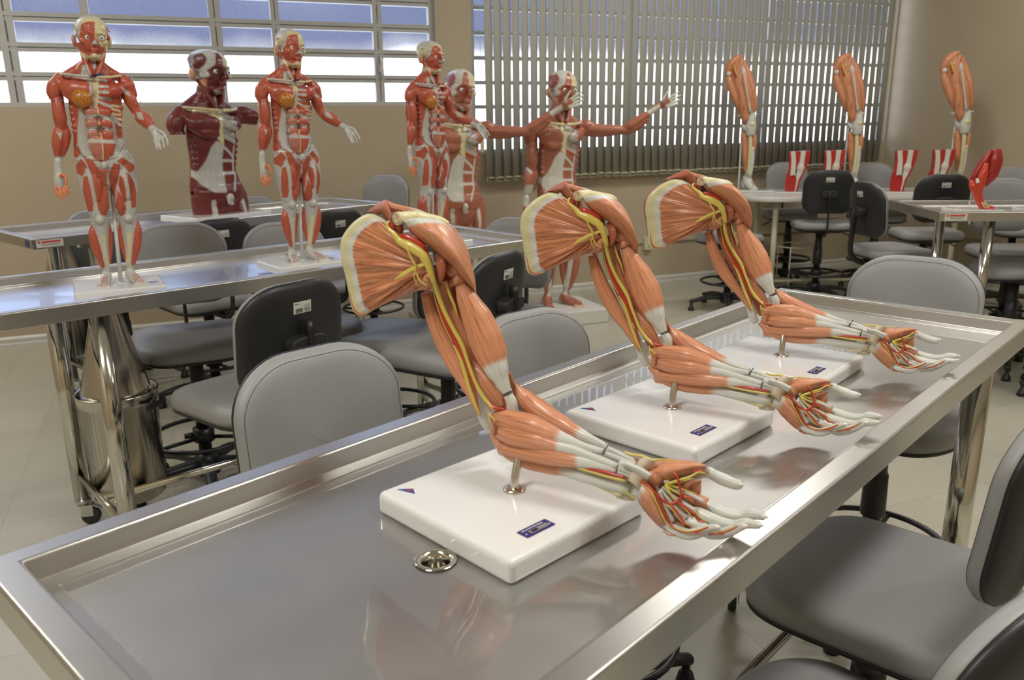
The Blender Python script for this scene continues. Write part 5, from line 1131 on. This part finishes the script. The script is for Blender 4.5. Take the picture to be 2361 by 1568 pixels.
m = MB(); m.tube([(0.010, .012, .028), (0.022, .012, .372)], .0062, 14); m.lathe([(0, .028), (.011, .028), (.011, .0305), (0, .0305)], 16, (.010, .012, 0)); m.build('support_rod', MAT['whiterod'], F1)
m = MB(); m.box((.100, -.03, .0293), (.026, .017, .0008)); m.build('plate', MAT['purple'], F1)
FG = 'small two-sex muscle figures on the middle table'
F1.scale = (1.04, 1.04, 1.04); F1.location = (-.195, 2.885, HT-.033); F1.rotation_euler = (0, 0, math.radians(6)); tag(F1, 'leftmost small red muscle figure with orange breast on a white base', 'anatomical figure', FG)
F2 = copy_tree(F1); F2.location = (.418, 3.085, HT-.033); F2.rotation_euler = (0, 0, math.radians(16)); tag(F2, 'small red muscle figure on a white base, between the dark torso and the arm models')
F3 = copy_tree(F1); F3.location = (1.02, 3.365, HT-.033); F3.rotation_euler = (0, 0, math.radians(25)); tag(F3, 'third small red muscle figure, standing behind the first shoulder blade')
# life-size men
cm_ = dict(mus=BRN, dark=DBRN, wht=BRN, wht2=OFF, bone=CRM, skull=OFF, face=BRN, lip=(.50, .20, .13), skin=SKIN, foot=LSK, gen=LSK, fing=OFF, finghang=OFF)
maleB = Body(); skeleton(maleB, cm_, True, 'out')
M1 = empty('muscle_man'); MS = 1.688/.7835
mo = finish_body(maleB, 'body', MAT['fig'], M1, 0.0022, paint_male(BRN, DBRN, OFF, CRM)); mo.scale = (MS, MS, MS); mo.location.z = .105; eyes(M1, mo)
m = MB(); m.box((0, 0, .0525), (.62, .52, .105)); m.build('base', MAT['whitewood'], M1, bevel=.008)
MG = 'life-size muscle men on floor bases'
M1.location = (2.58, 5.40, 0); M1.rotation_euler = (0, 0, math.radians(-1)); tag(M1, 'life-size muscle man on the floor with his hand raised against the blind', 'anatomical figure', MG)
M2 = copy_tree(M1); M2.location = (1.83, 5.43, 0); M2.rotation_euler = (0, 0, math.radians(2)); tag(M2, 'life-size muscle man partly hidden behind the third small figure')
# dark torso
ct = dict(mus=MAR, dark=DMAR, wht=MAR, wht2=WHT, bone=CRM, skull=WHT, face=MAR, lip=(.22, .06, .04), skin=SKIN, foot=WHT, gen=WHT, fing=WHT)
torB = Body(); skeleton(torB, ct, True, 'out', cutarm=True)
zc = fb(530, 330)[1]; 
armx, armz = fa(100, 940); ax2, _ = fa(905, 760)
T_ = empty('muscle_torso')
to = finish_body(torB, 'body', MAT['fig'], T_, 0.0024, paint_male(MAR, DMAR, WHT, CRM), cut=[((0, 0, zc), (0, 0, -1)), ((0, 0, armz), (0, 0, -1, -1, -fa(188, 940)[0])), ((ax2, 0, 0), (1, -.2, 0))])
to.scale = (2.14, 2.10, 1.90); to.location.z = .034-zc*1.90; eyes(T_, to)
m = MB(); m.box((0, 0, .017), (.50, .34, .034)); m.build('base', MAT['whiteplastic'], T_, bevel=.005)
T_.location = (.225, 4.98, HT-.030); T_.rotation_euler = (0, 0, math.radians(32)); tag(T_, 'dark maroon muscle torso without forearms on the rear table', 'anatomical torso')

# ================================================================== OVAL TABLE WITH LEGS AND KNEES
OV = empty('oval_table', (5.38, 5.22, 0), math.radians(-20), 'white oval-ended table by the blind carrying leg and knee models', 'table')
m = MB(); out = []
for k in range(48):
    a = 2*PI*k/48; c, s = math.cos(a), math.sin(a); out.append(((1.15-.36)*math.copysign(1, c)+.36*math.copysign(abs(c)**.8, c), .375*math.copysign(abs(s)**.8, s)))
cushion(m, out, [(.004, .805), (0, .809), (0, .838), (.004, .842)], lambda x, y, z: (x, y, z), (0, 0)); m.build('tabletop', MAT['cream_top'] if 'cream_top' in MAT else simple('white_laminate', (.66, .65, .60), .3), OV)
for (lx, ly) in ((-.85, -.22), (-.85, .22), (.65, -.22), (.65, .22)):
    m = MB(); m.tube([(lx, ly, 0), (lx, ly, .805)], .022, 14); m.build('leg', MAT['cream'], OV)
m = MB()
for lx in (-.85, .65): m.tube([(lx, -.22, .10), (lx, .22, .10)], .014, 10)
m.tube([(-.85, 0, .10), (.65, 0, .10)], .014, 10); m.build('stretcher', MAT['cream'], OV)
m = MB(); nr = 36; m.tube([(-.63+.16*math.cos(2*PI*k/nr), -.1+.16*math.sin(2*PI*k/nr), .42) for k in range(nr)], .005, 6, closed=True)
for k in range(3): a = 2*PI*k/3; m.tube([(-.63+.16*math.cos(a), -.1+.16*math.sin(a), .42), (-.63+.16*math.cos(a), -.1+.16*math.sin(a), .10)], .004, 6)
m.build('wire_holder', MAT['cream'], OV)
K_ = 4.61; LD = 7.43/1871.2
def lp(x, y): return (x/K_-74)*LD, (y/K_)          # crop pixels
def legpt(x, y, d=0.0): return ((x-385)/K_*LD, d, (1478-y)/K_*LD)
def ls(m, pts, hw, ten=None, flat=.8, n=14): m.tube([legpt(*p) for p in pts], [w/K_*LD for w in hw], n, up=(0, -1, 0), flat=flat, ten=ten)
def make_leg():
    G = empty('leg_model')
    P = lambda mb, nm, mt: mb.build(nm, MAT[mt], G)
    m = MB(); m.box((-.02, .0, .008), (.46, .26, .016)); m.build('base', MAT['whiteplastic'], G, bevel=.004)
    m = MB(); m.tube([(-.105*1.0, .01, .014), (-.105, .01, .62), (-.075, .0, .67)], [.008]*3, 10); m.build('support_rod', MAT['whiterod'], G)
    m = MB(); nr = 28; cx, _, cz = legpt(310, 668); m.tube([(cx+.088*math.cos(2*PI*k/nr), .06*math.sin(2*PI*k/nr), cz+.006*math.cos(2*PI*k/nr)) for k in range(nr)], .006, 8, closed=True); m.build('rod_ring', MAT['whiterod'], G)
    m = MB(); ls(m, [(85, 300), (88, 230), (120, 140), (170, 85), (225, 65)], [14, 34, 48, 38, 14]); P(m, 'gluteus', 'mus')
    m = MB(); ls(m, [(205, 100), (200, 180), (215, 300), (260, 480), (300, 640), (320, 720)], [60, 92, 104, 88, 66, 50], flat=.95); P(m, 'thigh_core', 'mus')
    m = MB(); ls(m, [(95, 265, -.03), (120, 340, -.035), (165, 450, -.035), (215, 560, -.03), (240, 640, -.02)], [30, 44, 46, 36, 16]); P(m, 'adductor', 'mus')
    m = MB(); ls(m, [(220, 90, -.05), (205, 200, -.065), (200, 330, -.06), (205, 450, -.05)], [18, 24, 24, 14]); P(m, 'sartorius', 'mus')
    m = MB(); ls(m, [(215, 280, -.045), (240, 420, -.055), (275, 600, -.045), (292, 700, -.04), (285, 750, -.03)], [22, 44, 52, 48, 20]); P(m, 'vastus_medialis', 'mus')
    m = MB(); ls(m, [(225, 180, -.055), (262, 300, -.066), (300, 440, -.066), (330, 590, -.055), (350, 680, -.045)], [24, 44, 48, 36, 20], [.9, 0, 0, .1, 1]); P(m, 'rectus_femoris', 'mus')
    m = MB(); ls(m, [(235, 110, -.02), (290, 240, -.03), (335, 400, -.04), (368, 560, -.03), (378, 650, -.025)], [18, 38, 44, 36, 12]); P(m, 'vastus_lateralis', 'mus')
    m = MB(); ls(m, [(232, 190, -.092), (268, 330, -.103), (310, 520, -.095), (335, 640, -.078)], [8, 8, 8, 14], [1]*4); P(m, 'thigh_tendon', 'tendon')
    m = MB(); m.ball(legpt(100, 240, -.05), (.022, .012, .022), 12, 8); P(m, 'pubic_bone', 'tendon')
    m = MB(); ls(m, [(150, 160, -.085), (165, 220, -.085), (185, 270, -.082)], [8, 9, 6]); P(m, 'femoral_nerve', 'nerve')
    m = MB(); ls(m, [(138, 190, -.085), (155, 240, -.085), (175, 290, -.082)], [7, 8, 5]); P(m, 'femoral_artery', 'artery')
    m = MB(); ls(m, [(345, 650, -.03), (352, 720, -.03), (350, 800, -.025), (352, 880, -.02)], [40, 46, 56, 44], [1]*4, .9); ls(m, [(255, 760, -.01), (300, 800, -.01), (340, 830, -.01)], [16, 34, 30], [1]*3); P(m, 'knee', 'tendon')
    m = MB(); m.ball(legpt(362, 765, -.06), (.026, .014, .024), 14, 10); P(m, 'kneecap', 'bone')
    m = MB(); ls(m, [(278, 860), (300, 930, .01), (310, 1020, .01), (320, 1130), (325, 1270)], [22, 40, 42, 32, 16], flat=1.1); P(m, 'calf', 'mus')
    m = MB(); ls(m, [(393, 870, -.01), (397, 950, -.015), (397, 1030, -.01), (392, 1080)], [20, 24, 22, 10]); P(m, 'tibialis', 'mus')
    m = MB(); ls(m, [(350, 870, -.03), (358, 1000, -.035), (358, 1150, -.035), (355, 1300, -.03)], [22, 20, 18, 18]); P(m, 'shin_bone', 'bone')
    m = MB(); ls(m, [(372, 1000, -.005), (375, 1120), (370, 1220), (355, 1320)], [36, 36, 36, 36], [1]*4, 1.0); ls(m, [(345, 1310, .01), (355, 1370, 0), (400, 1430, -.03), (440, 1470, -.07)], [44, 48, 38, 34], [1]*4, .7); ls(m, [(318, 1350, .02), (310, 1400, .03), (320, 1440, .02)], [16, 20, 16], [1]*3); P(m, 'foot', 'tendon')
    f = G.children[-1]
    for k in range(5): m = MB(); p = legpt(395+k*22, 1470, -.075); m.ball((p[0], p[1]-.012, p[2]-.002), (.012, .02, .011), 10, 8); m.build('toe', MAT['tendon'], f)
    m = MB(); ls(m, [(395, 1370, -.03), (425, 1430, -.06)], [5, 4]); m.build('foot_muscle', MAT['mus_red'], f)
    return G
LG = 'leg models on the oval table'
zt = .843
leg0 = make_leg()
def setleg(o, x, y, rz, lab): o.scale = (.93, .93, .905); o.location = (x, y, zt); o.rotation_euler = (0, 0, math.radians(rz)); tag(o, lab, 'leg model', LG)
setleg(leg0, 4.60, 5.76, -38, 'leftmost orange leg model on the oval table, in front of the blind')
setleg(copy_tree(leg0), 5.385, 5.365, -42, 'middle orange leg model on the oval table, before the right end of the blind')
setleg(copy_tree(leg0), 6.14, 4.96, -46, 'rightmost orange leg model on the oval table, before the plain wall')
kred = simple('knee_red', (.42, .018, .014), .35, coat=.3); kwh = simple('knee_white', (.62, .60, .52), .35)
def make_knee():
    G = empty('knee_model'); s = LD*.98/K_
    def q(x, y): return ((x-690)*s, (1490-y)*s)
    def slab(nm, pts, d0, d1, mt, par): m = MB(); m.prism([q(*p) for p in pts][::-1], d0, d1, tf=lambda x, z, d: (x, d, z)); return m.build(nm, mt, par, bevel=.003)
    slab('muscle_body', [(632, 1103), (832, 1096), (825, 1180), (800, 1280), (770, 1350), (750, 1400), (745, 1490), (622, 1490), (615, 1400), (625, 1330), (640, 1290), (640, 1200)], -.035, .035, kred, G)
    slab('thigh_bone', [(648, 1103), (692, 1101), (705, 1200), (708, 1290), (716, 1330), (660, 1335), (662, 1260), (660, 1180)], -.041, .030, kwh, G)
    slab('calf_tendon', [(742, 1098), (790, 1097), (782, 1190), (782, 1260), (770, 1310), (740, 1380), (722, 1490), (712, 1490), (722, 1390), (716, 1330), (725, 1240), (740, 1190)], -.043, .030, kwh, G)
    m = MB(); a, b_ = q(752, 1260); m.ball((a, -.036, b_), (.03, .016, .036), 14, 10); m.build('condyle', kwh, G)
    m = MB(); m.tube([(q(690, 1330)[0], -.04, q(690, 1330)[1]), (q(680, 1345)[0], -.042, q(680, 1345)[1])], .004, 6); m.tube([(q(712, 1285)[0], -.045, q(712, 1285)[1]), (q(712, 1320)[0], -.045, q(712, 1320)[1])], .0035, 6); m.build('joint_bits', MAT['gap'], G)
    m = MB(); m.box((0, 0, -.004), (.26, .16, .008)); m.build('base', MAT['whiteplastic'], G)
    return G
KG = 'red and white knee models on the oval table'
kn = make_knee()
def setk(o, x, y, lab): o.location = (x, y, zt+.008); o.rotation_euler = (0, 0, math.radians(-42)); tag(o, lab, 'knee model', KG)
setk(kn, 4.83, 5.50, 'first red and white knee model from the left on the oval table')
setk(copy_tree(kn), 5.15, 5.44, 'second red knee model, half hidden by the labelled black chair back')
setk(copy_tree(kn), 5.56, 5.08, 'third red and white knee model, above the sideways chair')
setk(copy_tree(kn), 5.91, 5.02, 'fourth red knee model, half hidden behind the right black chair back')
# bright red model on the right steel table
RM = empty('red_muscle_model', (4.10, 3.22, HT-.030), math.radians(-30), 'bright red muscle model on a thin rod on the right steel table', 'anatomical model')
r1 = simple('bright_red_paint', (.62, .055, .022), .3, coat=.3, var=.1); r2 = simple('dark_red_paint', (.36, .018, .014), .3, coat=.3, var=.1)
rs = 4.5/1871.2
def rp(x, y, d=0): return ((x-2248)*rs, d, (484-y)*rs+.02)
def rt(m, pts, hw, flat=.8): m.tube([rp(*p) for p in pts], [w*rs for w in hw], 14, up=(0, -1, 0), flat=flat)
m = MB(); m.box((0, 0, .012), (.26, .19, .024)); m.build('base', MAT['whiteplastic'], RM, bevel=.004)
m = MB(); m.tube([rp(2239, 482), rp(2243, 440)], .0035, 10); m.build('rod', MAT['rod'], RM)
m = MB(); rt(m, [(2282, 349), (2284, 375), (2278, 405), (2268, 432)], [9, 15, 15, 5]); m.build('large_muscle', r2, RM)
m = MB(); rt(m, [(2272, 352), (2258, 380), (2245, 410), (2240, 436)], [5, 10, 10, 5]); m.build('slim_muscle', r2, RM)
m = MB(); rt(m, [(2262, 380, -.02), (2256, 405, -.03), (2252, 432, -.03), (2250, 452, -.02)], [5, 10, 10, 8]); m.build('inner_muscle', r1, RM)
m = MB(); rt(m, [(2238, 420, -.01), (2240, 432, -.02), (2250, 446, -.02), (2256, 462, -.02), (2266, 478, -.03), (2284, 486, -.05)], [7, 9, 11, 9, 8, 10]); m.build('lower_muscle', r1, RM)
m = MB()
for k in range(3): rt(m, [(2258+k*4, 466, -.045), (2264+k*5, 480, -.06)], [1.3, 1.1])
m.build('tendons', MAT['bone'], RM)
m = MB(); rt(m, [(2243, 414, -.035), (2245, 424, -.045)], [3, 4]); m.build('bone_tip', MAT['label'], RM)
PB = empty('model_base', (4.42, 3.02, HT-.030), math.radians(-30), 'white model base on the right steel table cut by the picture edge', 'base')
m = MB(); m.box((0, 0, .012), (.27, .20, .024)); m.build('plate', MAT['whiteplastic'], PB, bevel=.004)
